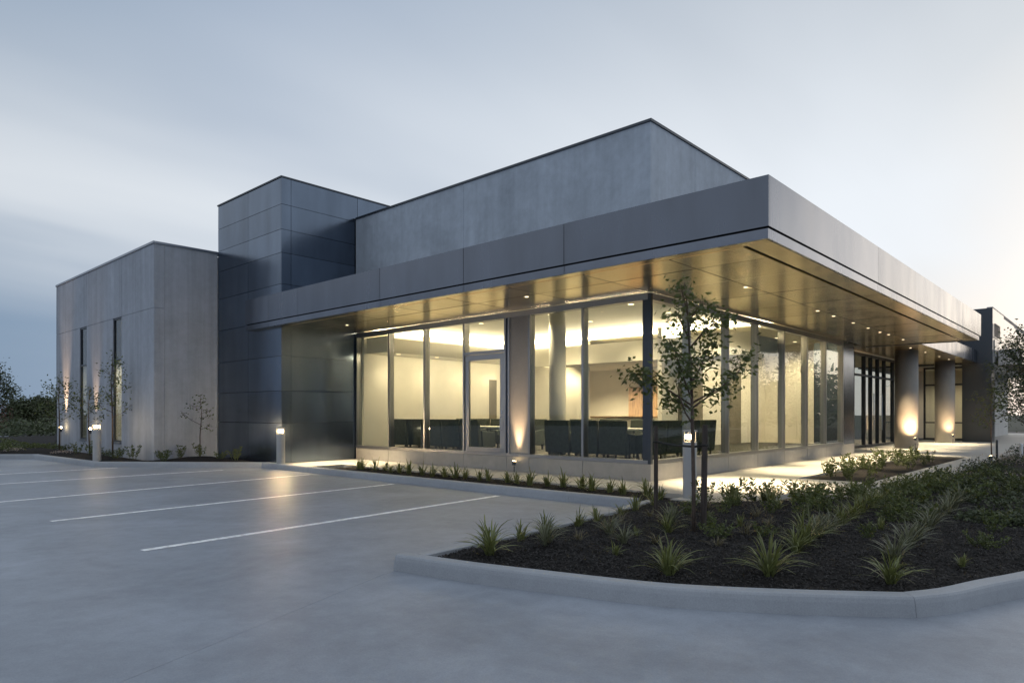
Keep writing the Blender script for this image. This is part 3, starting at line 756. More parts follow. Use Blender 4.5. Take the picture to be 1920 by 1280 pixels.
# glazed cross wall at the end of the covered entrance
vw = thing('vestibule_wall', '', ''); del vw['label']; del vw['category']; vw.parent = B
VX = 30.3
for y in (-.93, -.30, .35, 1.0): wbx('mullion', 'dark_metal', VX, VX + .14, y - .04, y + .04, 0, 3.99, vw)
for z0, z1 in ((.002, .12), (.92, .99), (2.95, 3.04), (3.86, 3.99)): wbx('transom', 'dark_metal', VX + .01, VX + .13, -.89, .96, z0, z1, vw)
for a, b in ((-.89, -.34), (-.26, .31), (.39, .96)):
    for z0, z1 in ((.12, .92), (.99, 2.95), (3.04, 3.86)): wbx('glass_pane', 'clear_glass', VX + .06, VX + .068, a, b, z0, z1, vw)
wbx('lobby_wall', 'wall_paint', 33.5, 33.6, -1.0, 3.0, 0, 3.94, B)
wbx('lobby_wall', 'timber', 30.5, 33.5, -1.05, -.97, 0, 3.94, B)
wbx('lobby_ceiling', 'ceiling_paint', 30.45, 33.5, -.96, 3.0, 3.945, 4.0, B)
o = obj('recessed_light', MB().lathe([(.08, 0), (.08, .004)], 12), 'lamp_down', B, (31.8, .3, 3.935)); spot(o, (0, 0, -.03), (0, 0, -2), 260, 140, 1, (1, .80, .50), .06)

# entry canopy over the columns
ec = wbx('entry_canopy', 'reveal_black', 15.6, 28.95, -1.55, 4.9, 4.10, 4.62, B)
for a, b in zip([15.6, 19.0, 22.4, 25.8], [19.0, 22.4, 25.8, 28.95]):
    wbx('fascia_panel', 'fascia_metal', a + .004, b - .004, -1.60, -1.552, 4.02, 4.65, ec)
    for c, d in ((-1.55, -.3), (-.3, .995)):
        t = .0
        wbx('soffit_panel', 'soffit_metal', a + .004, b - .004, c + .004, d - .004, 4.03, 4.06, ec)
for x in (18.0, 20.6, 23.4, 25.6): downlight(x, -.95, 10 if x < 24 else 14, ec, 4.027)
def column(x, y, lab):
    o = obj('column', MB().lathe([(.43, -.02), (.43, 4.03)], 40), 'column_concrete', B, (x, y, 0), smooth=False, label=lab)
    for p in o.data.polygons:
        if len(p.vertices) == 4: p.use_smooth = True
    return o
column(19.3, -.52, 'round concrete column with a glowing uplight at its base'); column(27.2, -.50, 'farther round concrete column')

# ================================================================== NEIGHBOURING BUILDING
nb = thing('neighbouring_building', 'pale two storey building with dark pier beyond the entrance canopy', 'building', (29, -2.2, 0))
def nx(name, m, x0, x1, y0, y1, z0, z1, parent=nb): return wbx(name, m, x0 - 29, x1 - 29, y0 + 2.2, y1 + 2.2, z0, z1, parent)
nx('pier', 'dark_metal', 29.0, 30.0, -2.2, -.95, -.1, 3.95)
up = nx('upper_storey', 'pale_metal', 29.06, 47, -2.2, 4, 3.95, 6.55)
nx('front_cladding', 'dark_metal', 29.0, 29.055, -2.24, 4, 3.952, 6.75, up)
nx('wall_sheet', 'pale_metal', 29.06, 33.0, -2.24, -2.203, 5.3, 6.75, up); nx('wall_sheet', 'pale_metal', 33.02, 37.4, -2.24, -2.203, 5.3, 6.6, up); nx('wall_sheet', 'pale_metal', 37.42, 46.9, -2.24, -2.203, 5.3, 6.45, up)
for x0 in (29.7, 34.2, 38.6):
    w_ = nx('window', 'frame_metal', x0, x0 + 1.5, -2.25, -2.206, 4.35, 5.2, up)
    w_.name = 'window'
nx('parapet_cap', 'cap_metal', 29.0, 47, -2.26, -2.0, 6.76, 6.80, up)
be = nx('link_beam', 'pale_metal', 30.5, 46, -3.3, -2.3, 3.95, 4.75)
nx('beam_soffit', 'dark_panel', 30.5, 46, -3.28, -2.3, 3.92, 3.948, be)
nx('rear_wall', 'pale_wall', 40, 46, -1.0, 4, -.1, 3.95)
nx('railing', 'dark_metal', 29.3, 31.0, -2.32, -2.28, 5.95, 5.99, up)
for x in (29.3, 29.7, 30.1, 30.5, 30.95): nx('baluster', 'dark_metal', x, x + .03, -2.32, -2.28, 5.32, 5.948, up)

# ================================================================== LAMPS
def bollard(x, y, lab, h=1.06, lit=9.0, face=(-1, -1)):
    t = thing('bollard_light', lab, 'bollard', (x, y, -.02), 0, 'bollard lights by the parking lot')
    obj('post', MB().lathe([(.115, 0), (.115, h - .20)], 28), 'post_paint', t, smooth=False)
    obj('lamp_head', MB().lathe([(.125, h - .03), (.125, h - .012), (.10, h)], 28), 'post_paint', t)
    obj('inner_core', MB().lathe([(.045, h - .20), (.045, h - .03)], 16), 'steel', t)
    obj('lens', MB().lathe([(.070, h - .155), (.075, h - .12), (.070, h - .075)], 20), 'lamp_warm', t)
    for k in range(3):
        a = 2 * math.pi * k / 3 + .5
        obj('strut', MB().box(-.006, .006, -.006, .006, h - .20, h - .03), 'post_paint', t, (.108 * math.cos(a), .108 * math.sin(a), 0))
    d = bpy.data.lights.new('point_light', 'POINT'); d.energy = lit; d.color = (1, .72, .38); d.shadow_soft_size = .085
    o = bpy.data.objects.new('point_light', d); COL.objects.link(o); o.parent = t; o.location = (0, 0, h - .115)
    return t
bollard(-2.62, 10.42, 'lit bollard at the corner of the dark metal tower', 1.06, 900)
bollard(-5.72, 15.75, 'lit bollard standing in the mulch bed before the left wing', 1.16, 110)
bollard(-1.95, -1.92, 'lit bollard behind the staked young tree at the building corner', 1.16, 90)
def wall_light(x, y, z, h, up_w, dn_w, lab):
    t = thing('uplight', lab, 'spotlight', (x, y, z), 0, 'uplights washing walls and columns')
    obj('post', MB().lathe([(.03, -.1), (.03, h - .14)], 12), 'post_paint', t)
    obj('lamp_body', MB().lathe([(.05, h - .14), (.055, h - .02), (.05, h)], 16), 'dark_metal', t)
    obj('lens', MB().lathe([(.045, h + .001), (.055, h + .03), (.04, h + .07)], 16), 'lamp_warm', t)
    spot(t, (0, 0, h + .09), (.10, 0, h + 2.2), up_w, 34, 1.0, (1, .62, .34), .04)
    spot(t, (0, 0, h - .15), (.10, 0, 0), dn_w, 46, 1.0, (1, .62, .34), .03)
    return t
def uplight(x, y, z, tgt, watts, lab, cone=34, h=.16, em='lamp_warm', r=.05):
    t = thing('uplight', lab, 'spotlight', (x, y, z), 0, 'uplights washing walls and columns')
    obj('ground_spike', MB().lathe([(.012, 0), (.012, h * .55)], 8), 'dark_metal', t)
    d = (Vector(tgt) - Vector((x, y, z + h))).normalized()
    c = Vector((0, 0, h))
    obj('lamp_body', MB().tube([c - d * .10, c - d * .02, c], [r * .8, r, r * 1.05], 14), 'dark_metal', t)
    obj('lens', MB().tube([c + d * .002, c + d * .006], [r * .85, r * .85], 14), em, t)
    spot(t, tuple(c + d * .03), tuple(c + d * 3), watts, cone, 1.0, (1, .66, .36), .06)
    return t
wall_light(-4.66, 23.95, .05, .80, 1700, 170, 'small post light glowing at the far end of the left wing wall')
wall_light(-4.66, 20.25, .05, .80, 600, 70, 'small post light between the two slit windows of the left wing')
uplight(-.16, 3.70, 0, (.04, 3.70, 1.5), 330, 'small uplight at the pale pier beside the glass door', 38, .26)
uplight(18.62, -.98, 0, (18.97, -.75, 1.7), 190, 'bright uplight at the foot of the nearest round column', 140, .45)
uplight(26.52, -.96, 0, (26.87, -.73, 1.7), 75, 'uplight at the foot of the farther round column', 140, .4)
uplight(10.5, -4.50, 0.04, (10.9, -4.45, 1.6), 30, 'small uplight below the sapling beside the far path', 50, .2)

# ================================================================== FURNITURE SEEN THROUGH THE GLASS
def make_chair():
    t = thing('dining_chair', 'x', 'chair', (0, 0, FL), 0, 'dark upholstered chairs in the glazed room')
    obj('seat', MB().hexa([(-.33, -.20, .20), (.33, -.20, .20), (.33, .30, .20), (-.33, .30, .20)], [(-.33, -.20, .47), (.33, -.20, .47), (.33, .31, .47), (-.33, .31, .47)]), 'chair_fabric', t, bevel=.02)
    obj('backrest', MB().hexa([(-.37, -.33, .17), (.37, -.33, .17), (.37, -.20, .17), (-.37, -.20, .17)], [(-.37, -.39, .96), (.37, -.39, .96), (.37, -.29, .96), (-.37, -.29, .96)]), 'chair_fabric', t, bevel=.02)
    for sx in (-1, 1):
        obj('armrest', MB().hexa([(sx * .365 - .03, -.20, .20), (sx * .365 + .03, -.20, .20), (sx * .365 + .03, .28, .20), (sx * .365 - .03, .28, .20)], [(sx * .365 - .035, -.24, .66), (sx * .365 + .035, -.24, .66), (sx * .365 + .035, .26, .60), (sx * .365 - .035, .26, .60)]), 'chair_fabric', t, bevel=.015)
        for sy in (-1, 1): obj('leg', MB().hexa([(sx * .30 - .016, sy * .24 - .016, 0), (sx * .30 + .016, sy * .24 - .016, 0), (sx * .30 + .016, sy * .24 + .016, 0), (sx * .30 - .016, sy * .24 + .016, 0)],
                                                [(sx * .30 - .024, sy * .24 - .024, .20), (sx * .30 + .024, sy * .24 - .024, .20), (sx * .30 + .024, sy * .24 + .024, .20), (sx * .30 - .024, sy * .24 + .024, .20)]), 'chair_leg', t)
    return t
chair0 = make_chair(); _used = [False]
def chair(x, y, rz, lab, grp):
    if not _used[0]:
        chair0.location = (x, y, FL); chair0.rotation_euler = (0, 0, rz); chair0['label'] = lab; chair0['group'] = grp; _used[0] = True; return chair0
    return dup(chair0, (x, y, FL), rz, lab, grp)
H = math.pi / 2
g1 = 'chairs with their backs to the front windows'
for i, y in enumerate((9.25, 8.45, 7.65, 6.85, 6.05)):
    chair(.95, y, -H + rnd.uniform(-.06, .06), f'dark upholstered chair behind the left front windows, {ORD[i]} from left', g1)
for i, y in enumerate((3.0, 2.18, 1.36)):
    chair(.95, y, -H + rnd.uniform(-.06, .06), f'dark upholstered chair behind the corner front window, {ORD[i]} from left', g1)
g2 = 'chairs behind the right facade windows'
for i, x in enumerate((1.35, 2.15, 2.95, 3.85)):
    chair(x, .95, rnd.uniform(-.06, .06), f'dark upholstered chair behind the right facade glass, {ORD[i]} from the corner', g2)
g3 = 'chairs on the far side of the white tables'
for i, y in enumerate((9.2, 8.4, 7.6, 6.8, 6.0)):
    chair(3.05, y, H + rnd.uniform(-.1, .1), f'dark chair across the left white tables, {ORD[i]} from left', g3)
for i, y in enumerate((4.7, 3.6, 2.6)):
    chair(3.55, y, H + rnd.uniform(-.1, .1), f'dark chair across the corner white table, {ORD[i]} from left', g3)
def table(x, y, rz, lab, L=2.2):
    t = thing('dining_table', lab, 'table', (x, y, FL), rz, 'white topped tables in the glazed room')
    obj('tabletop', MB().box(-.45, .45, -L / 2, L / 2, .71, .75), 'white_laminate', t, bevel=.006)
    for sx in (-1, 1):
        for sy in (-1, 1): obj('leg', MB().tube([(sx * .36, sy * (L / 2 - .15), 0), (sx * .36, sy * (L / 2 - .15), .71)], .022, 8), 'chair_leg', t)
    return t
table(2.0, 8.5, 0, 'white topped table at the left end of the lit room', 2.2)
table(2.0, 6.3, 0, 'white topped table behind the glass door', 1.9)
table(2.25, 2.45, 0, 'white topped table in the glass corner', 2.0)
# bar at the back
bar = thing('bar_counter', 'pale bar counter at the back of the lit room', 'counter', (8.6, 6.4, FL))
obj('counter_body', MB().box(-.25, .25, -1.5, 1.5, 0, .98), 'white_laminate', bar); obj('counter_top', MB().box(-.32, .32, -1.56, 1.56, .981, 1.03), 'timber', bar)
cab = thing('timber_cabinet', 'tall brown timber cabinet at the back of the bar', 'cabinet', (11.6, 7.0, FL))
obj('cabinet_body', MB().box(-.3, .38, -.8, .8, 0, 2.2), 'timber', cab)
for k in (-1, 1): obj('cabinet_door', MB().box(-.325, -.303, k * .40 - .385, k * .40 + .385, .05, 2.15), 'timber', cab)
# ================================================================== PLANTS
def frac(a, b, t): return a + (b - a) * t
def clump_mesh(n, h, spread, seed, m, w=.012, droop=1.0):
    r = random.Random(seed); mb = MB()
    for i in range(n):
        az = r.uniform(0, 6.283); L = r.uniform(.65, 1.1); sp = spread * r.uniform(.25, 1.0); hh = h * L * r.uniform(.75, 1.05) * (1 - .35 * (sp / spread) ** 2)
        ww = w * r.uniform(.7, 1.2); dr = droop * r.uniform(.4, 1.1) * sp / spread
        b0 = Vector((r.uniform(-.03, .03), r.uniform(-.03, .03), -.02)); d = Vector((math.cos(az), math.sin(az), 0)); s = Vector((-d.y, d.x, 0))
        s = (s + Vector((0, 0, r.uniform(-.4, .4)))).normalized()
        tw = r.uniform(-.15, .15)
        ring = []; K = 6
        for k in range(K):
            t = k / (K - 1)
            p = b0 + (d + s * tw * t) * (sp * t ** 1.25) + Vector((0, 0, hh * (1.55 * t - (.55 + .55 * dr) * t * t)))
            wk = ww * (0.55 + 1.2 * t - 1.7 * t * t) if k < K - 1 else .0008
            ring.append((p - s * wk, p + s * wk))
        v = [q for pr in ring for q in pr]
        mb.add(v, [(2 * k, 2 * k + 1, 2 * k + 3, 2 * k + 2) for k in range(K - 1)])
    return mb.mesh('foliage', m)
def leaf_quad(mb, c, dirv, L, w, r):
    d = dirv.normalized(); s = d.cross(Vector((r.uniform(-1, 1), r.uniform(-1, 1), r.uniform(-.2, 1)))).normalized(); n = d.cross(s)
    a = c; b = c + d * L * .45 + s * w + n * w * .35; e = c + d * L; f = c + d * L * .45 - s * w + n * w * .35; mid = c + d * L * .5
    mb.add([a, b, e, f, mid], [(0, 1, 4), (1, 2, 4), (2, 3, 4), (3, 0, 4)])
def shrub_mesh(n_stem, h, spread, leaves, L, seed, m, up=.7):
    """upright leafy stems: each stem carries leaves along its length"""
    r = random.Random(seed); mb = MB()
    for i in range(n_stem):
        az = r.uniform(0, 6.283); sp = spread * math.sqrt(r.random()); hh = h * r.uniform(.6, 1.08)
        b0 = Vector((math.cos(az) * sp * .35, math.sin(az) * sp * .35, -.02)); tip = Vector((math.cos(az) * sp, math.sin(az) * sp, hh)); mid = (b0 + tip) / 2 + Vector((r.uniform(-.03, .03), r.uniform(-.03, .03), hh * .08))
        mb.tube([b0, mid, tip], [.004, .003, .0015], 4, False)
        for k in range(leaves):
            t = r.uniform(.15, 1.0); p = b0.lerp(mid, t * 2) if t < .5 else mid.lerp(tip, t * 2 - 1)
            a2 = r.uniform(0, 6.283); dv = Vector((math.cos(a2), math.sin(a2), up + r.uniform(-.5, .5)))
            leaf_quad(mb, p, dv, L * r.uniform(.6, 1.15), L * r.uniform(.13, .22), r)
    return mb.mesh('foliage', m)
LILY = [clump_mesh(70, .46, .40, 100 + k, 'blade', .010, 1.0) for k in range(4)]
LILYG = [clump_mesh(60, .42, .36, 200 + k, 'blade_grey', .009, .8) for k in range(3)]
SMALL = [clump_mesh(34, .29, .20, 300 + k, 'blade', .010, .7) for k in range(5)]
WISP = [clump_mesh(34, .24, .24, 400 + k, 'blade_dry', .005, .9) for k in range(3)]
LEAFY = [shrub_mesh(9, .34, .20, 16, .075, 500 + k, 'leaf') for k in range(5)]
LOW = [shrub_mesh(16, .22, .28, 16, .06, 600 + k, 'leaf', .4) for k in range(4)]
FLOW = [shrub_mesh(16, .20, .30, 12, .04, 700 + k, 'pale_pink', .6) for k in range(2)]
def on_bed(poly, rise, x, y): return bed_z(poly, x, y, rise)
def plant(name, me, x, y, z, s, lab, cat, grp, hs=None):
    o = link(name, me, None, (x, y, z), rnd.uniform(0, 6.28)); o.scale = (s, s, hs or s); return tag(o, lab, cat, grp)

edge_ = [(-2.1, -2.5), (-1.72, -2.92), (-1.05, -3.38), (-.3, -3.85), (.5, -4.22), (1.4, -4.45), (2.4, -4.5), (3.5, -4.55)]
# strip bed below the front windows: a row of young lilies
ny = 24
for i in range(ny):
    y = frac(7.55, -1.15, i / (ny - 1)) + rnd.uniform(-.10, .10); x = -2.02 + rnd.uniform(-.12, .12)
    plant('lily_plant', SMALL[i % 5], x, y, -.03, rnd.uniform(1.15, 1.6), f'young green lily in the narrow bed below the windows, {ORD[i]} from left', 'plant', 'young lilies in the strip bed')
plant('lily_plant', SMALL[1], -2.28, -1.55, -.03, 1.1, 'young lily at the pointed end of the narrow bed by the bollard', 'plant', 'young lilies in the strip bed')
def mz(x, y): return bed_z(MAIN, x, y, .10) - .005
for i_, (x_, y_) in enumerate(((-3.0, -4.76), (-2.4, -4.70), (-1.8, -4.66), (-1.2, -4.62), (-.6, -4.6))):
    plant('lily_plant', LILY[i_ % 4], x_, y_, mz(x_, y_), .8, f'lily clump in the far half of the big bed, {ORD[i_]} from left', 'plant', 'far lily clumps of the big bed')
for i_, (x_, y_) in enumerate(((-3.3, -5.66), (-2.6, -5.6), (-1.9, -5.6), (-1.2, -5.55), (-.5, -5.5))):
    plant('grass_tuft', LILYG[i_ % 3], x_, y_, mz(x_, y_), .9, f'grey green tuft right of the lily rows, {ORD[i_]} from left', 'plant', 'far grey tufts of the big bed')
big = [(-7.55, -2.70, 1.0, 0, 'spreading green lily clump nearest the pointed tip of the big bed'),
       (-7.08, -4.42, 1.05, 1, 'tall arching lily clump, left of three along the curved front kerb'),
       (-6.58, -5.10, 1.0, 2, 'green lily clump, middle of three along the curved front kerb'),
       (-6.10, -5.92, 1.05, 3, 'broad lily clump, right of three along the front kerb by its joint'),
       (-5.62, -4.98, .95, 0, 'lily clump first in the diagonal row behind the middle front clump'),
       (-5.20, -4.93, .95, 1, 'lily clump second in the diagonal row behind the middle front clump'),
       (-4.70, -4.88, .95, 3, 'lily clump third in the diagonal row behind the middle front clump'),
       (-4.20, -4.85, .95, 2, 'lily clump fourth in the diagonal row behind the middle front clump'),
       (-3.60, -4.80, .90, 1, 'lily clump at the far end of the diagonal row in the big bed'),
       (-5.35, -5.78, .95, 2, 'lily clump just behind the broad front right clump'),
       (-4.70, -5.74, .95, 0, 'lily clump two places behind the broad front right clump'),
       (-4.0, -5.70, .90, 3, 'lily clump farthest behind the broad front right clump'),
       (-5.55, -3.55, .85, 1, 'lily clump at the foot of the staked young tree')]
for x, y, s, k, lab in big: plant('lily_plant', LILY[k] if rnd.random() < .7 else LILYG[k % 3], x, y, mz(x, y), s * rnd.uniform(.8, 1.12), lab, 'plant', 'lily clumps in the big bed')
grey = [(-7.02, -2.98, .95, 'grey green grassy tuft right of the tip lily clump'), (-5.05, -3.30, .9, 'grey green tuft between the two tree stakes'), (-6.05, -3.10, .8, 'small grey green tuft in the middle of the big bed'), (-6.45, -3.55, .7, 'pale low tuft left of the tall front lily clump')]
for i, (x, y, s, lab) in enumerate(grey): plant('grass_tuft', LILYG[i % 3], x, y, mz(x, y), s, lab, 'plant', 'grey green tufts in the big bed')
for i, (x, y) in enumerate(((-6.75, -2.40), (-6.28, -2.36), (-5.55, -2.30), (-5.05, -2.22), (-4.45, -2.20), (-3.85, -2.05), (-3.2, -1.98))):
    plant('lily_plant', (SMALL[i % 5] if i not in (1,) else LILY[2]), x, y, mz(x, y), rnd.uniform(.9, 1.2) if i != 1 else .8, f'young lily along the back kerb of the big bed, {ORD[i]} from the tip', 'plant', 'young lilies along the back kerb')
wis = [(-6.55, -3.05), (-6.15, -3.75), (-5.75, -2.85), (-5.3, -2.75), (-4.6, -2.75), (-4.3, -3.4), (-5.1, -4.25), (-4.3, -4.2), (-3.7, -3.8), (-3.5, -3.0), (-5.9, -4.3), (-3.1, -4.2)]
for i, (x, y) in enumerate(wis):
    plant('dry_tuft', WISP[i % 3], x, y, mz(x, y), rnd.uniform(.7, 1.05), 'small dry wispy grass tuft on the mulch near the staked tree', 'plant', 'dry wispy tufts in the big bed')
ex = [(-5.9, -3.35), (-5.45, -4.1), (-4.9, -3.75), (-4.55, -3.95), (-4.15, -3.0), (-3.75, -3.35), (-3.3, -2.7), (-2.9, -3.1), (-3.25, -3.8), (-2.75, -3.7), (-2.6, -4.3), (-3.6, -4.35), (-6.9, -3.75), (-5.05, -4.45), (-4.4, -5.3), (-3.7, -5.25), (-2.95, -5.2), (-2.2, -5.15), (-5.0, -6.25), (-4.0, -6.3), (-3.0, -6.25)]
for i, (x, y) in enumerate(ex):
    plant('ground_plant', (SMALL[i % 5], LOW[i % 4], LEAFY[i % 5])[i % 3], x, y, mz(x, y), rnd.uniform(.55, .95), 'x', 'plant', 'small plants across the middle of the big bed')
ex2 = [(x + .28, y + .02 - .10) for x, y in edge_] + [(x - .05, y - .30) for x, y in edge_]
for i, (x, y) in enumerate(ex2):
    plant('strappy_plant', SMALL[i % 5], x, y, mz(x, y), rnd.uniform(1.15, 1.6), 'x', 'plant', 'strappy plants along the footpath edge')
# leafy row along the footpath
edge = [(-2.25, -2.35), (-2.0, -2.65), (-1.72, -2.90), (-1.40, -3.12), (-1.05, -3.36), (-.7, -3.60), (-.3, -3.82), (.1, -4.0), (.5, -4.15), (.95, -4.35), (1.4, -4.42), (1.9, -4.44), (2.4, -4.46), (2.95, -4.48), (3.5, -4.5), (4.2, -4.5)]
for i, (x, y) in enumerate(edge):
    plant('leafy_plant', LEAFY[i % 5], x, y, mz(x, y), rnd.uniform(.85, 1.15), f'upright leafy plant edging the footpath in the big bed, {ORD[i]} from the tree', 'plant', 'leafy plants edging the footpath')
second = [(-1.6, -3.7), (-1.0, -4.1), (-.4, -4.5), (.3, -4.8), (-2.3, -4.0), (1.2, -5.0), (2.2, -5.1), (3.3, -5.1), (-.9, -5.0), (.0, -5.5), (1.4, -5.8), (2.8, -5.9), (4.4, -5.3), (5.4, -5.0), (-2.0, -4.9), (-2.8, -5.4)]
for i, (x, y) in enumerate(second):
    plant('low_shrub', LOW[i % 4], x, y, mz(x, y), rnd.uniform(.9, 1.4), 'low green shrub in the planted mass behind the footpath row', 'shrub', 'low shrubs of the big bed')
# island bed
for i in range(18):
    x = frac(3.15, 11.6, i / 17) + rnd.uniform(-.15, .15); y = -2.30 + rnd.uniform(-.15, .15) if i % 3 else -2.95 + rnd.uniform(-.2, .2)
    plant('leafy_plant', LEAFY[(i + 2) % 5], x, y, .0, rnd.uniform(.9, 1.25), f'bright green leafy plant on the path island, {ORD[i]} from the near end', 'plant', 'leafy plants on the path island')
for i in range(5):
    plant('low_shrub', LOW[i % 4], 4.6 + i * 1.9, -2.6 + rnd.uniform(-.3, .3), .0, rnd.uniform(.9, 1.2), f'low shrub on the path island, {ORD[i]} from the near end', 'shrub', 'low shrubs on the path island')
# ground cover: leaves nobody could count
def cover(name, m, spots, seed, L, lab, per=110):
    r = random.Random(seed); mb = MB()
    for (x, y, rad, h, z) in spots:
        for k in range(per):
            a = r.uniform(0, 6.283); q = rad * math.sqrt(r.random()); hh = h * math.sqrt(max(0, 1 - (q / rad) ** 2)) * r.uniform(.35, 1.05)
            a2 = r.uniform(0, 6.283)
            leaf_quad(mb, Vector((x + math.cos(a) * q, y + math.sin(a) * q, z + hh)), Vector((math.cos(a2), math.sin(a2), r.uniform(-.2, .9))), L * r.uniform(.6, 1.2), L * r.uniform(.15, .3), r)
    o = obj(name, mb, m); o['kind'] = 'stuff'; o['label'] = lab; o['category'] = 'ground cover'; return o
r_ = random.Random(5)
sp1, sp2 = [], []
for i in range(150):
    x = r_.uniform(2.5, 26); y = -4.6 - r_.random() ** 1.3 * 7
    (sp1 if r_.random() < .58 else sp2).append((x, y, r_.uniform(.3, .7), r_.uniform(.15, .38), .03))
for i in range(30):
    x = r_.uniform(-2.5, 3.5); y = r_.uniform(-6.8, -4.8)
    if inside((x, y), MAIN): sp1.append((x, y, r_.uniform(.2, .4), r_.uniform(.08, .2), .05))
cover('ground_cover', 'leaf_dark', sp1, 11, .07, 'dense dark green ground cover across the far right bed', 150)
cover('pale_cover', 'pale_pink', sp2, 12, .045, 'pale pinkish ground cover in the far right bed', 110)  # pale pinkish pieces mixed in among the green cover
sp3 = [(x, y, r_.uniform(.25, .5), r_.uniform(.15, .3), .06) for x, y in [(r_.uniform(-7.4, -4.9), r_.uniform(22.5, 34)) for _ in range(60)]]
cover('ground_cover', 'leaf', sp3, 13, .09, 'green ground cover beside the far end of the left wing', 110)
sp4 = [(-6.4, 22.6, .35, .12, .06), (-6.7, 24.0, .5, .15, .06), (-7.2, 27, .5, .15, .06), (-5.6, 19.8, .35, .1, .06)]
cover('pale_cover', 'pale_pink', sp4, 14, .05, 'pale flowering ground cover in the bed by the left wing', 160)
# bed before the left wing
wl_ = [(-5.2, 21.2), (-5.4, 19.0), (-5.3, 17.9), (-5.1, 16.9), (-5.0, 16.0), (-4.9, 15.2), (-4.4, 14.2), (-3.9, 14.3), (-3.4, 13.9), (-3.2, 13.0), (-4.5, 13.9), (-5.5, 16.5), (-5.3, 15.6), (-3.0, 12.4)]
for i, (x, y) in enumerate(wl_):
    me = LEAFY[i % 5] if i % 3 else LOW[i % 4]
    plant('leafy_plant', me, x, y, bed_z(WINGB, x, y, .14), rnd.uniform(.9, 1.3), f'leafy plant in the mulch bed before the left wing, number {i}' if False else 'leafy young plant in the mulch bed before the left wing', 'plant', 'leafy plants before the left wing')

wd = []
for _ in range(90):
    q_ = r_.random(); wd.append((frac(80, 40, q_) + r_.uniform(-5, 5), frac(-7, -52, q_) + r_.uniform(-4, 4), r_.uniform(2.5, 4.5), r_.uniform(4.5, 8.0), -.2))
cover('unseen_wood', 'leaf_dark', wd, 16, 1.0, 'unseen belt of trees off to the right, added to darken the glass reflections', 260)  # trees out of view, added so the glass mirrors foliage instead of sky
def by_place(objs, text):
    def px(o): v = o.location - cam.location; return v.dot(rv_) / v.dot(fv_)
    for k, o in enumerate(sorted(objs, key=px)): o['label'] = text.format(ORD[k])
rv_ = Vector((math.sin(R(YAW)), -math.cos(R(YAW)), 0)); fv_ = Vector((math.cos(R(YAW)), math.sin(R(YAW)), 0))
G = lambda g_: [o for o in COL.objects if o.get('group') == g_]
by_place(G('low shrubs of the big bed'), 'low green shrub massed behind the footpath row, {} from left')
by_place(G('leafy plants before the left wing'), 'leafy young plant in the mulch before the left wing, {} from left')
by_place(G('small plants across the middle of the big bed'), 'small low plant across the middle of the big bed, {} from left')
by_place(G('strappy plants along the footpath edge'), 'tall strappy plant along the footpath edge, {} from left')
by_place(G('dry wispy tufts in the big bed'), 'small dry wispy grass tuft near the staked tree, {} from left')
# ================================================================== TREES
def tree_thing(name, lab, base, trunk, branches, n_leaf, L, seed, m='leaf', cat='tree', group=None, spreadf=.16, bark='bark', trunk_r=.022):
    """trunk: list of (x,y,z,r); branches: list of polylines [(x,y,z)...] with leaves gathered along their outer part"""
    r = random.Random(seed)
    t = thing(name, lab, cat, base, 0, group)
    tb = MB(); tb.tube([p[:3] for p in trunk], [p[3] for p in trunk], 8)
    lf = MB()
    obj('trunk', tb, bark, t, smooth=True)
    for bi, (br, dens) in enumerate(branches):
        bm_ = MB(); P = [Vector(p) for p in br]
        bm_.tube(P, [frac(trunk_r * .42, .003, i / (len(P) - 1)) for i in range(len(P))], 5)
        for k in range(5):
            q = r.uniform(.3, .95) * (len(P) - 1); i = min(int(q), len(P) - 2); p = P[i].lerp(P[i + 1], q - i); tl = spreadf * r.uniform(1.0, 2.2)
            e = p + Vector((r.gauss(0, 1), r.gauss(0, 1), r.gauss(.2, .8))).normalized() * tl
            bm_.tube([p, (p + e) / 2 + Vector((0, 0, tl * .12)), e], [trunk_r * .12, trunk_r * .09, .0012], 4, False)
        obj('branch', bm_, bark, t)
        for k in range(int(n_leaf * dens)):
            q = (r.uniform(.18, 1.0)) ** (.45 if dens in (1.0, .62) else .8) * (len(P) - 1); i = min(int(q), len(P) - 2)
            p = P[i].lerp(P[i + 1], q - i) + Vector((r.gauss(0, spreadf), r.gauss(0, spreadf), r.gauss(0, spreadf * .9)))
            a = r.uniform(0, 6.283); leaf_quad(lf, p, Vector((math.cos(a), math.sin(a), r.uniform(-1.3, .35))), L * r.uniform(.6, 1.15), L * r.uniform(.16, .27), r)
    o = obj('crown', lf, m, t); o['kind'] = 'stuff'
    return t
rv = Vector((math.sin(R(YAW)), -math.cos(R(YAW)), 0)); fv = Vector((math.cos(R(YAW)), math.sin(R(YAW)), 0))
def loc(dx, z, dy=0.0): v = rv * dx + fv * dy; return (v.x, v.y, z)
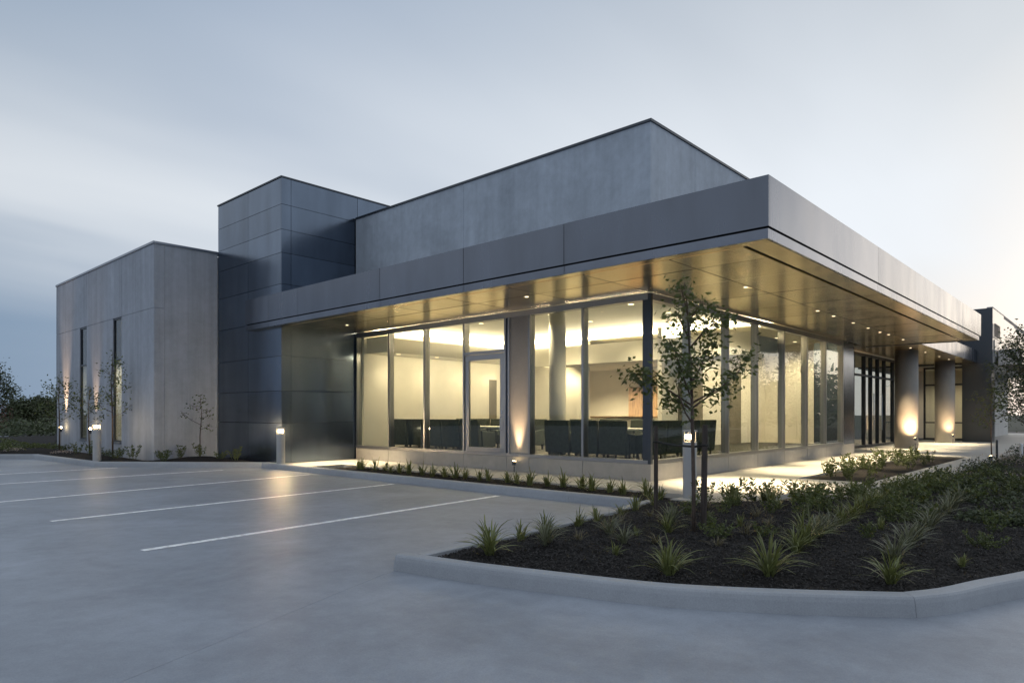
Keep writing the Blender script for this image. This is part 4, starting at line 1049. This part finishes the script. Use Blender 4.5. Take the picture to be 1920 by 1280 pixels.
# foreground young tree (about 3 m)
fb = (-5.24, -3.70, .05)
tr = [loc(.0, -.05) + (.024,), loc(.0, .5) + (.022,), loc(-.01, 1.0) + (.020,), loc(-.02, 1.5) + (.017,), loc(-.05, 2.1) + (.012,), loc(-.07, 2.55) + (.008,), loc(-.10, 2.86, .03) + (.005,)]
brs = [([loc(-.02, 1.25), loc(-.10, 1.36, -.03), loc(-.17, 1.55, -.05), loc(-.22, 1.72, -.06)], .12),
       ([loc(-.02, 1.45), loc(-.25, 1.62, .10), loc(-.48, 1.74, .14), loc(-.68, 1.84, .1)], 1.0),
       ([loc(-.02, 1.5), loc(-.14, 1.75, -.12), loc(-.22, 1.95, -.18), loc(-.28, 2.08, -.2)], .55),
       ([loc(-.02, 1.42), loc(.14, 1.55, -.08), loc(.26, 1.62, -.10), loc(.36, 1.72, -.12)], .5),
       ([loc(-.02, 1.48), loc(.30, 1.66, -.05), loc(.50, 1.82, .0), loc(.66, 2.06, .04)], .62),
       ([loc(-.03, 1.7), loc(.12, 1.9, .15), loc(.22, 2.1, .22), loc(.28, 2.22, .25)], .7),
       ([loc(-.04, 1.9), loc(-.20, 2.1, .12), loc(-.26, 2.25, .15)], .5),
       ([loc(-.05, 2.1), loc(.10, 2.3, -.1), loc(.24, 2.42, -.15), loc(.33, 2.42, -.16)], .75),
       ([loc(-.05, 2.2), loc(-.16, 2.4, -.05), loc(-.22, 2.52, -.06)], .4),
       ([loc(-.06, 2.4), loc(.05, 2.56, .05), loc(.14, 2.62, .05)], .45),
       ([loc(-.07, 2.5), loc(-.12, 2.72, .02), loc(-.14, 2.84, .02)], .4),
       ([loc(-.02, 1.6), loc(-.05, 1.8, -.1), loc(-.06, 2.0, -.14)], .6),
       ([loc(-.02, 1.4), loc(-.14, 1.5, .15), loc(-.26, 1.52, .22)], .5)]
tree_thing('young_tree', 'slender young leafy tree tied between two stakes in front of the glass corner', fb, tr, brs, 225, .084, 31, 'leaf', spreadf=.085, trunk_r=.03)
def stake(x, y, h, lab, lean=(0, 0), r=.026):
    o = obj('tree_stake', MB().tube([(0, 0, -.1), (lean[0] * .3, lean[1] * .3, h * .35), (lean[0] * .75, lean[1] * .75, h * .75), (lean[0], lean[1], h)], [r, r * 1.05, r * .98, r * .9], 9), 'stake_wood', None, (x, y, mz(x, y)))
    return tag(o, lab, 'stake', 'timber stakes of the young tree')
stake(-4.95, -3.04, 1.20, 'thin dark timber stake left of the young tree trunk', (.02, .01), .026)
stake(-5.16, -3.78, 1.22, 'thicker dark timber stake right against the young tree trunk', (-.02, -.03), .034)
tie = MB(); c0 = Vector(fb) + Vector((0, 0, .98)); a0 = Vector((-4.935, -3.035, 1.06)); b0 = Vector((-5.175, -3.80, 1.05))
tie.tube([a0, (a0 + c0) / 2 + Vector((.02, 0, -.015)), c0 + Vector((.03, .0, 0)), b0 + Vector((.03, 0, 0))], .014, 6)
for c in (a0, b0): tie.tube([c + Vector((.035 * math.cos(q), .035 * math.sin(q), 0)) for q in [k * .785 for k in range(9)]], .012, 5)
tag(obj('tree_tie', tie, 'tie_rubber'), 'dark rubber tie looped from the stakes round the young trunk', 'tie')

def auto_tree(name, lab, base, h, w, clear, seed, n_br, n_leaf, L, m='leaf', group=None, tr_=.03, sparse=.12, lean=0.0):
    r = random.Random(seed); tk = [(0, 0, -.1, tr_), (r.uniform(-.03, .03), r.uniform(-.03, .03), h * .35, tr_ * .8), (lean * .5 + r.uniform(-.05, .05), r.uniform(-.05, .05), h * .7, tr_ * .5), (lean, 0, h * .97, tr_ * .15)]
    bl = []
    for i in range(n_br):
        z = frac(clear, h * .88, i / max(1, n_br - 1)); a = i * 2.4 + r.uniform(-.5, .5); f = (1 - ((z - clear) / (h - clear)) ** 1.5 * .75)
        l_ = w * .5 * f * r.uniform(.6, 1.1); rise = l_ * r.uniform(.4, .9)
        d = Vector((math.cos(a), math.sin(a), 0)); b = Vector((0, 0, z * .97))
        bl.append(([tuple(b), tuple(b + d * l_ * .5 + Vector((0, 0, rise * .35))), tuple(b + d * l_ + Vector((r.uniform(-.1, .1), r.uniform(-.1, .1), rise)))], 1.0))
    bl.append(([(lean * .6, 0, h * .78), (lean, 0, h)], .7))
    return tree_thing(name, lab, base, tk, bl, n_leaf, L, seed, m, 'tree', group, sparse * w, 'bark', tr_)
auto_tree('young_tree', 'sparse staked young tree against the corner of the left wing', (-5.05, 16.55, .05), 3.35, 1.3, 1.3, 41, 12, 34, .10, 'leaf', 'young trees before the left wing', .028, .085)
auto_tree('young_tree', 'small young tree before the far slit window of the left wing', (-5.35, 21.3, .05), 2.75, 1.7, 1.1, 42, 11, 40, .11, 'leaf', 'young trees before the left wing', .025, .09)
auto_tree('young_tree', 'little tree just behind the left wing bollard', (-5.15, 18.5, .05), 2.35, .9, 1.1, 43, 7, 30, .10, 'leaf_dark', 'young trees before the left wing', .022, .09)
auto_tree('young_tree', 'thin nearly bare young tree where wing meets dark tower', (-3.35, 14.05, .05), 1.95, 1.1, .9, 44, 6, 16, .09, 'leaf', 'young trees before the left wing', .016, .10)
st = tag(obj('tree_stake', MB().tube([(0, 0, -.1), (0, 0, .85)], .03, 8), 'stake_wood', None, (-5.05, 17.75, .05)), 'short dark stake left of the wing corner tree', 'stake', 'timber stakes by the left wing')
auto_tree('leafy_tree', 'dark rounded tree at the far left edge of the view', (-5.3, 31.6, 0), 3.7, 1.7, 1.4, 45, 18, 150, .13, 'leaf_dark', 'trees beyond the left wing', .06, .12)
auto_tree('leafy_tree', 'reddish low tree just below the dark rounded tree at far left', (-5.9, 30.6, 0), 2.3, 1.5, .9, 46, 9, 90, .12, 'leaf_red', 'trees beyond the left wing', .04, .12)
far = [(1.4, 60, 2.6, 2.6, 'dark round tree in the distant line left of the wing, leftmost of three'), (3.2, 63, 3.0, 2.2, 'dark round tree in the distant line left of the wing, middle of three'), (5.0, 67, 2.8, 2.6, 'dark round tree in the distant line left of the wing, nearest the wing end')]
for i, (x, y, h_, w_, lab) in enumerate(far): auto_tree('distant_tree', lab, (x, y, -.2), h_, w_, 1.0, 60 + i, 14, 170, .30, 'leaf_dark', 'distant trees left of the wing', .12, .14)
hb = [(r_.uniform(-14, 12), r_.uniform(44, 58), r_.uniform(1.4, 2.6), r_.uniform(.9, 1.7), -.2) for _ in range(60)]
cover('far_hedge', 'leaf_dark', hb, 15, .30, 'dark mass of shrubs far off left of the wing', 260)
auto_tree('leafy_tree', 'full tree with reddish tips at the right edge of the view', (16.3, -4.75, .05), 4.4, 2.1, .9, 51, 22, 190, .12, 'leaf_dark', 'trees in the right bed', .05, .11)
auto_tree('leafy_tree', 'tree with red tinted leaves behind the right edge tree', (22.5, -4.9, .05), 5.4, 2.6, 1.6, 52, 16, 110, .13, 'leaf_red', 'trees in the right bed', .05, .11)
auto_tree('young_tree', 'thin lit sapling before the dark pier on the right', (10.9, -4.48, .05), 2.3, 1.1, .95, 53, 9, 34, .10, 'leaf', 'trees in the right bed', .02, .10)
auto_tree('leafy_tree', 'bushy green tree farther along the right path', (27, -6.0, .05), 4.2, 3.0, .8, 54, 14, 140, .16, 'leaf_dark', 'trees in the right bed', .05, .13)
tag(obj('marker_post', MB().lathe([(.03, -.1), (.03, .62), (.02, .64)], 10), 'dark_metal', None, (12.35, -4.42, 0)), 'short dark post beside the far path', 'post')
tag(obj('marker_post', MB().lathe([(.05, -.1), (.05, .50), (.03, .53)], 12), 'white_post', None, (12.9, -4.95, 0)), 'short white post in the planting beside the far path', 'post')
# distant house on the left with a lit window
dh = thing('distant_house', 'low distant house with a tan roof left of the wing', 'house', (-8.0, 120, 0))
obj('house_wall', MB().box(-9, 9, -4, 4, -.2, 3.4), 'pale_wall', dh)
rf = MB(); rf.add([(-9.5, -4.6, 3.4), (9.5, -4.6, 3.4), (9.5, 4.6, 3.4), (-9.5, 4.6, 3.4), (-8, 0, 5.4), (8, 0, 5.4)], [(0, 1, 5, 4), (1, 2, 5), (2, 3, 4, 5), (3, 0, 4), (3, 2, 1, 0)]); obj('roof', rf, 'roof_far', dh)
obj('window', MB().box(5.0, 6.0, -4.05, -4.0, 1.6, 2.6), 'lamp_far', dh)
